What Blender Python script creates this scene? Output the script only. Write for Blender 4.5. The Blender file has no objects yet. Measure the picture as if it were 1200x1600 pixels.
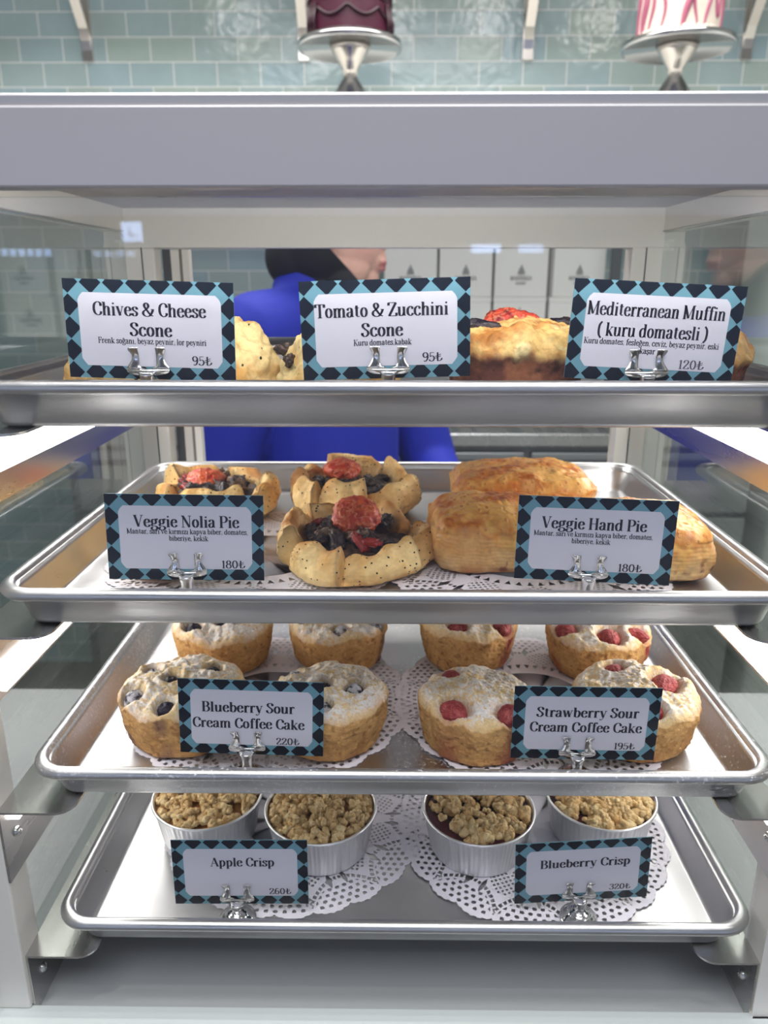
import bpy, bmesh, math, random
import numpy as np
from mathutils import Matrix, Vector

C = bpy.context.scene.collection
PI = math.pi

# ------------------------------------------------------------------ camera
cam_d = bpy.data.cameras.new('camera')
cam = bpy.data.objects.new('camera', cam_d)
C.objects.link(cam)
cam.location = (0, 0, 1.40)
cam.rotation_euler = (PI / 2 - math.atan(360 / 1180), 0, math.atan(14 / 1234))
cam_d.sensor_fit = 'VERTICAL'
cam_d.sensor_height = 36
cam_d.lens = 1180 / 1600 * 36
cam_d.clip_start = 0.02
cam_d.dof.use_dof = True
cam_d.dof.focus_distance = 0.475
cam_d.dof.aperture_fstop = 9.5
sc = bpy.context.scene
sc.camera = cam
sc.view_settings.view_transform = 'Standard'
sc.view_settings.look = 'None'
sc.view_settings.exposure = 0.15
sc.view_settings.gamma = 1
sc.view_settings.use_curve_mapping = False

# ------------------------------------------------------------------ world and lights
world = bpy.data.worlds.new('world')
sc.world = world
world.use_nodes = True
wbg = world.node_tree.nodes['Background']
wbg.inputs['Color'].default_value = (0.70, 0.76, 1.0, 1)
wbg.inputs['Strength'].default_value = 0.50


def area(name, loc, rot, sx, sy, power, col=(1, 1, 1)):
    d = bpy.data.lights.new(name, 'AREA')
    d.shape = 'RECTANGLE'
    d.size = sx
    d.size_y = sy
    d.energy = power
    d.color = col
    o = bpy.data.objects.new(name, d)
    o.location = loc
    o.rotation_euler = rot
    C.objects.link(o)
    return o


LED_STRENGTH = 15.0
area('staff_ceiling_light', (0.0, 1.75, 2.86), (0, 0, 0), 2.4, 0.5, 46, (1.0, 0.97, 0.93))
area('shop_ceiling_light', (0.0, -0.7, 2.86), (0, 0, 0), 1.6, 0.8, 25, (0.94, 0.95, 1.0))
for k, (sx, sy) in enumerate([(-0.9, 0.1), (0.0, 0.0), (0.55, 0.15), (1.2, 0.1), (-0.45, -0.2)]):
    area('ceiling_spot', (sx, sy, 2.87), (0, 0, 0), 0.09, 0.09, 5, (1, 0.96, 0.9))


# ------------------------------------------------------------------ helpers
def lin(r, g, b):
    def f(c):
        c = c / 255
        return c / 12.92 if c <= 0.04045 else ((c + 0.055) / 1.055) ** 2.4
    return (f(r), f(g), f(b))


def tag(o, label=None, cat=None, group=None, kind=None):
    if label:
        o['label'] = label
    if cat:
        o['category'] = cat
    if group:
        o['group'] = group
    if kind:
        o['kind'] = kind
    return o


def empty(name, loc=(0, 0, 0), rz=0):
    o = bpy.data.objects.new(name, None)
    o.location = loc
    o.rotation_euler = (0, 0, rz)
    o.empty_display_size = 0.02
    C.objects.link(o)
    return o


def link(name, me, parent=None, loc=(0, 0, 0), rz=0):
    o = bpy.data.objects.new(name, me)
    C.objects.link(o)
    o.location = loc
    o.rotation_euler = (0, 0, rz)
    if parent:
        o.parent = parent
    return o


def mesh(name, V, F, mats, idx=None, smooth=False, cols=None, mask=None):
    me = bpy.data.meshes.new(name)
    me.from_pydata([tuple(v) for v in V] if not isinstance(V, np.ndarray) else V.tolist(), [],
                   F if not isinstance(F, np.ndarray) else F.tolist())
    for m in (mats if isinstance(mats, (list, tuple)) else [mats]):
        me.materials.append(m)
    if idx is not None:
        me.polygons.foreach_set('material_index', np.asarray(idx, dtype=np.int32))
    if smooth:
        me.polygons.foreach_set('use_smooth', np.ones(len(me.polygons), dtype=bool))
    if cols is not None:
        a = me.color_attributes.new('Col', 'FLOAT_COLOR', 'POINT')
        c = np.ones((len(V), 4), dtype=np.float32)
        c[:, :3] = cols
        a.data.foreach_set('color', c.ravel())
    if mask is not None:
        a = me.attributes.new('mask', 'FLOAT', 'POINT')
        a.data.foreach_set('value', np.asarray(mask, dtype=np.float32))
    me.update()
    return me


class MB:
    """collects shapes into one mesh"""

    def __init__(s):
        s.v, s.f, s.i, s.sm = [], [], [], []

    def add(s, V, F, i=0, smooth=False):
        n = len(s.v)
        s.v += [tuple(p) for p in V]
        s.f += [tuple(a + n for a in f) for f in F]
        s.i += [i] * len(F)
        s.sm += [smooth] * len(F)

    def box(s, x0, x1, y0, y1, z0, z1, i=0, bev=0.0):
        if bev > 0:
            bm = bmesh.new()
            bmesh.ops.create_cube(bm, size=1)
            for v in bm.verts:
                v.co = Vector(((x0 + x1) / 2 + v.co.x * (x1 - x0), (y0 + y1) / 2 + v.co.y * (y1 - y0),
                               (z0 + z1) / 2 + v.co.z * (z1 - z0)))
            bmesh.ops.bevel(bm, geom=bm.edges[:], offset=bev, segments=2, affect='EDGES', profile=0.5)
            s.bm(bm, i)
            return
        V = [(x, y, z) for x in (x0, x1) for y in (y0, y1) for z in (z0, z1)]
        s.add(V, [(0, 1, 3, 2), (4, 6, 7, 5), (0, 4, 5, 1), (2, 3, 7, 6), (0, 2, 6, 4), (1, 5, 7, 3)], i)

    def bm(s, bm, i=0, smooth=False):
        bm.verts.index_update()
        s.add([v.co[:] for v in bm.verts], [tuple(v.index for v in f.verts) for f in bm.faces], i, smooth)
        bm.free()

    def lathe(s, prof, n=48, c=(0, 0, 0), i=0, cap=True):
        V, F = [], []
        for r, z in prof:
            for k in range(n):
                a = 2 * PI * k / n
                V.append((c[0] + r * math.cos(a), c[1] + r * math.sin(a), c[2] + z))
        for j in range(len(prof) - 1):
            for k in range(n):
                k2 = (k + 1) % n
                F.append((j * n + k, j * n + k2, (j + 1) * n + k2, (j + 1) * n + k))
        if cap:
            F.append(tuple(range(n - 1, -1, -1)))
            F.append(tuple((len(prof) - 1) * n + k for k in range(n)))
        s.add(V, F, i, True)

    def tube(s, pts, r, n=12, i=0):
        V, F = [], []
        m = len(pts)
        for j, p in enumerate(pts):
            p = Vector(p)
            d = (Vector(pts[min(j + 1, m - 1)]) - Vector(pts[max(j - 1, 0)])).normalized()
            u = d.orthogonal().normalized() if abs(d.x) > 0.99 else d.cross(Vector((1, 0, 0))).normalized()
            w = d.cross(u)
            rr = r[j] if isinstance(r, (list, tuple)) else r
            for k in range(n):
                a = 2 * PI * k / n
                V.append(tuple(p + rr * (math.cos(a) * u + math.sin(a) * w)))
        for j in range(m - 1):
            for k in range(n):
                k2 = (k + 1) % n
                F.append((j * n + k, j * n + k2, (j + 1) * n + k2, (j + 1) * n + k))
        F.append(tuple(range(n - 1, -1, -1)))
        F.append(tuple((m - 1) * n + k for k in range(n)))
        s.add(V, F, i, True)

    def build(s, name, mats, parent=None, loc=(0, 0, 0), rz=0):
        me = bpy.data.meshes.new(name)
        me.from_pydata(s.v, [], s.f)
        for m in (mats if isinstance(mats, (list, tuple)) else [mats]):
            me.materials.append(m)
        me.polygons.foreach_set('material_index', np.asarray(s.i, dtype=np.int32))
        me.polygons.foreach_set('use_smooth', np.asarray(s.sm, dtype=bool))
        bm = bmesh.new()
        bm.from_mesh(me)
        bmesh.ops.recalc_face_normals(bm, faces=bm.faces[:])
        bm.to_mesh(me)
        bm.free()
        me.update()
        return link(name, me, parent, loc, rz)


# vectorised value noise
def _hash(ix, iy, iz, seed):
    h = (ix * 374761393 + iy * 668265263 + iz * 2147483647 + seed * 974711) & 0xFFFFFFFF
    h = ((h ^ (h >> 13)) * 1274126177) & 0xFFFFFFFF
    h = (h ^ (h >> 16)) * 2246822519 & 0xFFFFFFFF
    return ((h ^ (h >> 15)) & 0xFFFFFF) / float(0xFFFFFF)


def vnoise(P, scale, seed=0):
    p = np.asarray(P, dtype=np.float64) * scale + 1000.0
    i = np.floor(p).astype(np.int64)
    f = p - i
    u = f * f * f * (f * (f * 6 - 15) + 10)
    r = 0
    for dx in (0, 1):
        for dy in (0, 1):
            for dz in (0, 1):
                w = (u[:, 0] if dx else 1 - u[:, 0]) * (u[:, 1] if dy else 1 - u[:, 1]) * (u[:, 2] if dz else 1 - u[:, 2])
                r = r + w * _hash(i[:, 0] + dx, i[:, 1] + dy, i[:, 2] + dz, seed)
    return r * 2 - 1


def fbm(P, scale, seed=0, octv=4, gain=0.5):
    t, a, n = 0, 1.0, 0
    for k in range(octv):
        t = t + a * vnoise(P, scale * 2 ** k, seed + 17 * k)
        n += a
        a *= gain
    return t / n


def sstep(a, b, x):
    t = np.clip((x - a) / (b - a), 0, 1)
    return t * t * (3 - 2 * t)


def mixc(a, b, t):
    t = np.asarray(t)[:, None]
    return np.asarray(a) * (1 - t) + np.asarray(b) * t


# ------------------------------------------------------------------ materials
def new_mat(name):
    m = bpy.data.materials.new(name)
    m.use_nodes = True
    nt = m.node_tree
    return m, nt, nt.nodes['Principled BSDF']


def N(nt, t, **kw):
    n = nt.nodes.new(t)
    for k, v in kw.items():
        if hasattr(n, k):
            setattr(n, k, v)
        else:
            n.inputs[k.replace('_', ' ')].default_value = v
    return n


def plain(name, col, rough=0.5, metal=0.0, spec=None, bump=None, coat=0.0):
    m, nt, b = new_mat(name)
    b.inputs['Base Color'].default_value = (*col, 1)
    b.inputs['Roughness'].default_value = rough
    b.inputs['Metallic'].default_value = metal
    if spec is not None:
        b.inputs['Specular IOR Level'].default_value = spec
    if coat:
        b.inputs['Coat Weight'].default_value = coat
        b.inputs['Coat Roughness'].default_value = 0.1
    if bump:
        add_bump(nt, b, *bump)
    return m


def add_bump(nt, b, scale, strength, dist=0.0005, detail=4, stretch=None):
    tc = N(nt, 'ShaderNodeTexCoord')
    no = N(nt, 'ShaderNodeTexNoise', Scale=scale, Detail=detail)
    if stretch:
        mp = N(nt, 'ShaderNodeMapping')
        mp.inputs['Scale'].default_value = stretch
        nt.links.new(tc.outputs['Object'], mp.inputs['Vector'])
        nt.links.new(mp.outputs['Vector'], no.inputs['Vector'])
    else:
        nt.links.new(tc.outputs['Object'], no.inputs['Vector'])
    bp = N(nt, 'ShaderNodeBump', Strength=strength, Distance=dist)
    nt.links.new(no.outputs['Fac'], bp.inputs['Height'])
    nt.links.new(bp.outputs['Normal'], b.inputs['Normal'])
    return no


def metal(name, col, rlo, rhi, scale=30, stretch=(1, 1, 1), bump=0.05, sugar=False):
    """worn sheet metal: roughness and tone wander with smudges"""
    m, nt, b = new_mat(name)
    b.inputs['Metallic'].default_value = 1.0
    tc = N(nt, 'ShaderNodeTexCoord')
    mp = N(nt, 'ShaderNodeMapping')
    mp.inputs['Scale'].default_value = stretch
    nt.links.new(tc.outputs['Object'], mp.inputs['Vector'])
    n1 = N(nt, 'ShaderNodeTexNoise', Scale=scale, Detail=6, Roughness=0.6)
    nt.links.new(mp.outputs['Vector'], n1.inputs['Vector'])
    mr = N(nt, 'ShaderNodeMapRange')
    mr.inputs['From Min'].default_value = 0.3
    mr.inputs['From Max'].default_value = 0.7
    mr.inputs['To Min'].default_value = rlo
    mr.inputs['To Max'].default_value = rhi
    nt.links.new(n1.outputs['Fac'], mr.inputs['Value'])
    nt.links.new(mr.outputs['Result'], b.inputs['Roughness'])
    n2 = N(nt, 'ShaderNodeTexNoise', Scale=14, Detail=5)
    nt.links.new(tc.outputs['Object'], n2.inputs['Vector'])
    cr = N(nt, 'ShaderNodeValToRGB')
    cr.color_ramp.elements[0].position = 0.3
    cr.color_ramp.elements[1].position = 0.7
    cr.color_ramp.elements[0].color = (*[c * 0.86 for c in col], 1)
    cr.color_ramp.elements[1].color = (*col, 1)
    nt.links.new(n2.outputs['Fac'], cr.inputs['Fac'])
    nt.links.new(cr.outputs['Color'], b.inputs['Base Color'])
    n3 = N(nt, 'ShaderNodeTexNoise', Scale=90, Detail=3)
    nt.links.new(mp.outputs['Vector'], n3.inputs['Vector'])
    bp = N(nt, 'ShaderNodeBump', Strength=bump, Distance=0.0006)
    nt.links.new(n3.outputs['Fac'], bp.inputs['Height'])
    nt.links.new(bp.outputs['Normal'], b.inputs['Normal'])
    if sugar:
        ns = N(nt, 'ShaderNodeTexNoise', Scale=420, Detail=4, Roughness=0.7)
        nt.links.new(tc.outputs['Object'], ns.inputs['Vector'])
        nb = N(nt, 'ShaderNodeTexNoise', Scale=9, Detail=2)
        nt.links.new(tc.outputs['Object'], nb.inputs['Vector'])
        ad = N(nt, 'ShaderNodeMath', operation='MULTIPLY_ADD')
        nt.links.new(nb.outputs['Fac'], ad.inputs[0])
        ad.inputs[1].default_value = 0.5
        nt.links.new(ns.outputs['Fac'], ad.inputs[2])
        rr = N(nt, 'ShaderNodeMapRange')
        rr.inputs['From Min'].default_value = 0.80
        rr.inputs['From Max'].default_value = 0.92
        nt.links.new(ad.outputs['Value'], rr.inputs['Value'])
        d = N(nt, 'ShaderNodeBsdfDiffuse')
        d.inputs['Color'].default_value = (0.82, 0.80, 0.82, 1)
        mx = N(nt, 'ShaderNodeMixShader')
        out = nt.nodes['Material Output']
        nt.links.new(rr.outputs['Result'], mx.inputs['Fac'])
        nt.links.new(b.outputs['BSDF'], mx.inputs[1])
        nt.links.new(d.outputs['BSDF'], mx.inputs[2])
        nt.links.new(mx.outputs['Shader'], out.inputs['Surface'])
    return m


def glass(name, tint=(1, 1, 1), ior=1.5, scale=1.0):
    m, nt, b = new_mat(name)
    nt.nodes.remove(b)
    t = N(nt, 'ShaderNodeBsdfTransparent')
    t.inputs['Color'].default_value = (*tint, 1)
    g = N(nt, 'ShaderNodeBsdfGlossy')
    g.inputs['Roughness'].default_value = 0.02
    fr = N(nt, 'ShaderNodeFresnel')
    ge = N(nt, 'ShaderNodeNewGeometry')
    io = N(nt, 'ShaderNodeMapRange')   # the pane does not refract, so both faces reflect like an outer face
    io.inputs['To Min'].default_value = ior
    io.inputs['To Max'].default_value = 1 / ior
    nt.links.new(ge.outputs['Backfacing'], io.inputs['Value'])
    nt.links.new(io.outputs['Result'], fr.inputs['IOR'])
    mu = N(nt, 'ShaderNodeMath', operation='MULTIPLY')
    mu.inputs[1].default_value = scale
    mx = N(nt, 'ShaderNodeMixShader')
    nt.links.new(fr.outputs['Fac'], mu.inputs[0])
    nt.links.new(mu.outputs['Value'], mx.inputs['Fac'])
    nt.links.new(t.outputs['BSDF'], mx.inputs[1])
    nt.links.new(g.outputs['BSDF'], mx.inputs[2])
    nt.links.new(mx.outputs['Shader'], nt.nodes['Material Output'].inputs['Surface'])
    return m


def emit(name, col, strength):
    m, nt, b = new_mat(name)
    b.inputs['Base Color'].default_value = (0.9, 0.9, 0.9, 1)
    b.inputs['Emission Color'].default_value = (*col, 1)
    b.inputs['Emission Strength'].default_value = strength
    return m


def baked(name, rough=0.6, bump=(350, 0.5, 0.0006), seeds=None, spec=0.3, vary=0.12, sss=0.0, coat=0.0):
    """food surface: colour from the mesh, mottled by noise; seeds = (kind) sprinkled where 'mask' is set"""
    m, nt, b = new_mat(name)
    b.inputs['Roughness'].default_value = rough
    b.inputs['Specular IOR Level'].default_value = spec
    b.inputs['Coat Weight'].default_value = coat
    b.inputs['Coat Roughness'].default_value = 0.25
    tc = N(nt, 'ShaderNodeTexCoord')
    at = N(nt, 'ShaderNodeVertexColor', layer_name='Col')
    no = N(nt, 'ShaderNodeTexNoise', Scale=bump[0], Detail=5, Roughness=0.65)
    nt.links.new(tc.outputs['Object'], no.inputs['Vector'])
    mr = N(nt, 'ShaderNodeMapRange')
    mr.inputs['From Min'].default_value = 0.3
    mr.inputs['From Max'].default_value = 0.7
    mr.inputs['To Min'].default_value = 1 - vary
    mr.inputs['To Max'].default_value = 1 + vary
    nt.links.new(no.outputs['Fac'], mr.inputs['Value'])
    mul = N(nt, 'ShaderNodeVectorMath', operation='SCALE')
    nt.links.new(at.outputs['Color'], mul.inputs[0])
    nt.links.new(mr.outputs['Result'], mul.inputs['Scale'])
    col = mul.outputs['Vector']
    height = no.outputs['Fac']
    if seeds:
        mp = N(nt, 'ShaderNodeMapping')
        nt.links.new(tc.outputs['Object'], mp.inputs['Vector'])
        vo = N(nt, 'ShaderNodeTexVoronoi')
        if seeds == 'poppy':
            vo.inputs['Scale'].default_value = 270
            lo, hi, sc_col = 0.17, 0.21, (0.012, 0.012, 0.016, 1)
        elif seeds == 'chive':
            vo.inputs['Scale'].default_value = 190
            mp.inputs['Scale'].default_value = (1.0, 0.45, 0.8)
            mp.inputs['Rotation'].default_value = (0.4, 0.2, 0.8)
            lo, hi, sc_col = 0.14, 0.19, (0.02, 0.03, 0.015, 1)
        else:
            vo.inputs['Scale'].default_value = 240
            mp.inputs['Scale'].default_value = (1.0, 0.55, 0.8)
            mp.inputs['Rotation'].default_value = (0.2, 0.3, 0.6)
            lo, hi, sc_col = 0.24, 0.32, (*lin(205, 140, 72), 1)
        nt.links.new(mp.outputs['Vector'], vo.inputs['Vector'])
        lt = N(nt, 'ShaderNodeMapRange')
        lt.inputs['From Min'].default_value = hi
        lt.inputs['From Max'].default_value = lo
        nt.links.new(vo.outputs['Distance'], lt.inputs['Value'])
        # keep only some cells, in patches
        sp = N(nt, 'ShaderNodeSeparateColor')
        nt.links.new(vo.outputs['Color'], sp.inputs['Color'])
        pn = N(nt, 'ShaderNodeTexNoise', Scale=38, Detail=1)
        nt.links.new(tc.outputs['Object'], pn.inputs['Vector'])
        ad = N(nt, 'ShaderNodeMath', operation='MULTIPLY_ADD')
        nt.links.new(pn.outputs['Fac'], ad.inputs[0])
        ad.inputs[1].default_value = 1.6
        nt.links.new(sp.outputs['Red'], ad.inputs[2])
        gt = N(nt, 'ShaderNodeMath', operation='GREATER_THAN')
        gt.inputs[1].default_value = {'poppy': 1.27, 'chive': 1.42}.get(seeds, 1.2)
        nt.links.new(ad.outputs['Value'], gt.inputs[0])
        ma = N(nt, 'ShaderNodeAttribute', attribute_name='mask')
        m1 = N(nt, 'ShaderNodeMath', operation='MULTIPLY')
        nt.links.new(lt.outputs['Result'], m1.inputs[0])
        nt.links.new(gt.outputs['Value'], m1.inputs[1])
        m2 = N(nt, 'ShaderNodeMath', operation='MULTIPLY')
        nt.links.new(m1.outputs['Value'], m2.inputs[0])
        nt.links.new(ma.outputs['Fac'], m2.inputs[1])
        mx = N(nt, 'ShaderNodeMix', data_type='RGBA')
        nt.links.new(m2.outputs['Value'], mx.inputs['Factor'])
        nt.links.new(col, mx.inputs[6])
        mx.inputs[7].default_value = sc_col
        col = mx.outputs[2]
        hh = N(nt, 'ShaderNodeMath', operation='MULTIPLY_ADD')
        nt.links.new(m2.outputs['Value'], hh.inputs[0])
        hh.inputs[1].default_value = 0.9
        nt.links.new(height, hh.inputs[2])
        height = hh.outputs['Value']
    nt.links.new(col, b.inputs['Base Color'])
    bp = N(nt, 'ShaderNodeBump', Strength=bump[1], Distance=bump[2])
    nt.links.new(height, bp.inputs['Height'])
    nt.links.new(bp.outputs['Normal'], b.inputs['Normal'])
    return m


M = {}
M['alu'] = metal('tray_aluminium', (0.62, 0.62, 0.63), 0.27, 0.44, 26, (0.35, 1, 1), 0.10)
M['alu_sugar'] = metal('sugared_tray_aluminium', (0.62, 0.62, 0.63), 0.28, 0.46, 26, (0.35, 1, 1), 0.10, sugar=True)
M['steel'] = metal('brushed_steel', (0.62, 0.61, 0.60), 0.20, 0.34, 20, (1, 0.15, 1), 0.05)
M['white_metal'] = plain('white_painted_metal', lin(222, 219, 212), 0.4)
M['fascia'] = plain('satin_fascia', lin(178, 176, 180), 0.42, 0.35, bump=(60, 0.04, 0.0005, 4, (0.1, 1, 1)))
M['lip'] = plain('lip_metal', lin(190, 189, 190), 0.3, 0.6)
M['chrome'] = plain('chrome', (0.62, 0.62, 0.62), 0.13, 1.0)
M['screw'] = plain('screw_zinc', (0.6, 0.6, 0.58), 0.25, 1.0)
M['glass'] = glass('front_pane_glass', (0.985, 0.99, 0.99), 1.5, 0.4)
M['side_glass'] = glass('side_pane_glass', (0.90, 0.935, 0.915), 1.5, 1.7)
M['led'] = emit('led_diffuser', (1.0, 0.975, 0.94), LED_STRENGTH)
M['led_low'] = emit('led_diffuser_low', (1.0, 0.975, 0.94), LED_STRENGTH * 0.8)
M['deck'] = plain('deck_grey', lin(176, 179, 181), 0.16, 0.0, spec=0.6)
M['sill'] = plain('sill_white', lin(205, 212, 212), 0.35)
M['gasket'] = plain('dark_gasket', lin(60, 62, 66), 0.5)
M['counter'] = plain('counter_white', lin(208, 206, 210), 0.3)
M['cabinet_dark'] = plain('cabinet_grey', lin(104, 103, 102), 0.4, 0.2)
M['cabinet_white'] = plain('cabinet_white', lin(222, 228, 224), 0.4)
M['paper'] = plain('doily_paper', lin(238, 234, 243), 0.85, bump=(500, 0.15, 0.0002))
M['foil'] = plain('cup_foil', (0.86, 0.86, 0.87), 0.38, 1.0, bump=(300, 0.25, 0.0004, 3, (1, 1, 0.15)))
M['c_teal'] = plain('card_teal', lin(100, 146, 162), 0.4)
M['c_dark'] = plain('card_navy', lin(14, 22, 36), 0.4, spec=0.3)
M['c_white'] = plain('card_white', lin(200, 199, 210), 0.4)
M['ink'] = plain('ink', lin(24, 27, 42), 0.5)
M['ink_grey'] = plain('worn_ink', lin(70, 72, 86), 0.5)
M['box'] = plain('box_card', lin(238, 238, 234), 0.6)
M['box_ink'] = plain('box_ink', lin(105, 106, 108), 0.6)
M['cake'] = baked('sugared_cake', 0.8, (620, 0.8, 0.0009), vary=0.14)
M['pastry'] = baked('flaky_pastry', 0.5, (260, 0.5, 0.0006), seeds='poppy', vary=0.10)
M['puff'] = baked('glazed_puff_pastry', 0.38, (230, 0.6, 0.0007), seeds='sesame', vary=0.12, coat=0.15)
M['scone'] = baked('scone_crust', 0.65, (300, 0.7, 0.0008), seeds='chive', vary=0.14)
M['muffin'] = baked('muffin_crust', 0.55, (260, 0.8, 0.001), vary=0.25, coat=0.1)
M['crumble'] = baked('crumble', 0.85, (700, 1.0, 0.0011), vary=0.16)
M['tomato'] = baked('roast_tomato', 0.34, (330, 0.7, 0.0010), vary=0.2, spec=0.5, coat=0.15)
M['eggplant'] = baked('roast_aubergine', 0.33, (360, 0.8, 0.0009), vary=0.4, spec=0.5, coat=0.1)
M['strawberry'] = baked('baked_strawberry', 0.5, (700, 0.6, 0.0006), vary=0.25)
M['blueberry'] = baked('baked_blueberry', 0.45, (420, 0.3, 0.0004), vary=0.25)
M['burgundy'] = plain('burgundy_frosting', lin(74, 22, 46), 0.42, bump=(40, 0.25, 0.004))
M['piping'] = plain('dark_burgundy_piping', lin(48, 14, 30), 0.45)
M['cream'] = plain('cream_frosting', lin(226, 214, 200), 0.6, bump=(60, 0.4, 0.003))
M['pink'] = plain('pink_frosting', lin(176, 96, 122), 0.6, bump=(60, 0.4, 0.003))
M['stand_steel'] = plain('stand_steel', (0.55, 0.55, 0.56), 0.16, 1.0)
M['bracket'] = plain('bracket_nickel', (0.60, 0.56, 0.52), 0.22, 1.0)
M['shelf'] = plain('shelf_white', lin(220, 220, 216), 0.4)
M['skin'] = None
M['blue'] = plain('royal_blue_cloth', lin(6, 30, 158), 0.75, bump=(900, 0.2, 0.0006))
M['hijab'] = plain('black_cloth', lin(16, 17, 26), 0.8, bump=(500, 0.2, 0.0006))
M['trousers'] = plain('charcoal_cloth', lin(38, 38, 44), 0.8)
M['shoe'] = plain('shoe_leather', lin(22, 22, 24), 0.4)


def tile_mat():
    m, nt, b = new_mat('glazed_tiles')
    tc = N(nt, 'ShaderNodeTexCoord')
    sx = N(nt, 'ShaderNodeSeparateXYZ')
    nt.links.new(tc.outputs['Object'], sx.inputs[0])
    ax = N(nt, 'ShaderNodeMath', operation='ADD')
    ax.inputs[1].default_value = 0.0062
    az = N(nt, 'ShaderNodeMath', operation='ADD')
    az.inputs[1].default_value = -0.0163
    nt.links.new(sx.outputs['X'], ax.inputs[0])
    nt.links.new(sx.outputs['Z'], az.inputs[0])
    cb = N(nt, 'ShaderNodeCombineXYZ')
    nt.links.new(ax.outputs[0], cb.inputs['X'])
    nt.links.new(az.outputs[0], cb.inputs['Y'])
    br = N(nt, 'ShaderNodeTexBrick', offset=0.5)
    br.inputs['Scale'].default_value = 1
    br.inputs['Brick Width'].default_value = 0.1335
    br.inputs['Row Height'].default_value = 0.0675
    br.inputs['Mortar Size'].default_value = 0.0019
    br.inputs['Mortar Smooth'].default_value = 0.3
    br.inputs['Color1'].default_value = (*lin(160, 175, 169), 1)
    br.inputs['Color2'].default_value = (*lin(151, 172, 179), 1)
    br.inputs['Mortar'].default_value = (*lin(214, 216, 214), 1)
    nt.links.new(cb.outputs[0], br.inputs['Vector'])
    n1 = N(nt, 'ShaderNodeTexNoise', Scale=9, Detail=3)
    nt.links.new(tc.outputs['Object'], n1.inputs['Vector'])
    mr = N(nt, 'ShaderNodeMapRange')
    mr.inputs['To Min'].default_value = 0.86
    mr.inputs['To Max'].default_value = 1.12
    nt.links.new(n1.outputs['Fac'], mr.inputs['Value'])
    sc_ = N(nt, 'ShaderNodeVectorMath', operation='SCALE')
    nt.links.new(br.outputs['Color'], sc_.inputs[0])
    nt.links.new(mr.outputs['Result'], sc_.inputs['Scale'])
    nt.links.new(sc_.outputs['Vector'], b.inputs['Base Color'])
    b.inputs['Roughness'].default_value = 0.16
    n2 = N(nt, 'ShaderNodeTexNoise', Scale=26, Detail=2)
    nt.links.new(tc.outputs['Object'], n2.inputs['Vector'])
    ms = N(nt, 'ShaderNodeMath', operation='MULTIPLY_ADD')
    nt.links.new(br.outputs['Fac'], ms.inputs[0])
    ms.inputs[1].default_value = -0.8
    nt.links.new(n2.outputs['Fac'], ms.inputs[2])
    bp = N(nt, 'ShaderNodeBump', Strength=0.35, Distance=0.004)
    nt.links.new(ms.outputs['Value'], bp.inputs['Height'])
    nt.links.new(bp.outputs['Normal'], b.inputs['Normal'])
    return m


M['tile'] = tile_mat()

# ------------------------------------------------------------------ room shell


def struct(name, x0, x1, y0, y1, z0, z1, m):
    b = MB()
    b.box(x0, x1, y0, y1, z0, z1)
    o = b.build(name, m)
    o['kind'] = 'structure'
    return o


struct('floor', -2.5, 2.5, -2.5, 2.7, -0.1, 0, plain('floor_grey', lin(120, 116, 112), 0.4, bump=(20, 0.1, 0.002)))
struct('wall_back', -2.5, 2.5, 2.6, 2.7, 0, 2.9, M['tile'])
struct('wall_left', -2.6, -2.5, -2.5, 2.7, 0, 2.9, plain('wall_paint', lin(205, 208, 206), 0.6))
struct('wall_right', 2.5, 2.6, -2.5, 2.7, 0, 2.9, plain('wall_paint_right', lin(210, 212, 208), 0.6))
struct('ceiling', -2.6, 2.6, -2.5, 2.7, 2.9, 3.0, plain('ceiling_paint', lin(225, 225, 222), 0.7))

# ------------------------------------------------------------------ counter under the case
t = empty('counter', (0, 0.62, 0))
tag(t, 'white serving counter carrying the glass pastry case', 'counter')
b = MB(); b.box(-1.3, 1.3, -0.245, 0.25, 0.862, 0.893, 0, 0.003); b.build('worktop', M['counter'], t)
b = MB(); b.box(-1.28, 1.28, -0.21, 0.23, 0.08, 0.862); b.build('body', M['cabinet_white'], t)
b = MB(); b.box(-1.26, 1.26, -0.17, 0.2, 0.0, 0.08); b.build('plinth', M['gasket'], t)

# ------------------------------------------------------------------ the display case
case = empty('display_case', (0, 0.6, 0.893))
tag(case, 'glass fronted pastry display case with a satin metal header and tray rails', 'display case')


def cpart(name, mb, m, parent=None):
    o = mb.build(name, m, case, (0, -0.6, -0.893))
    return o


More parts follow.
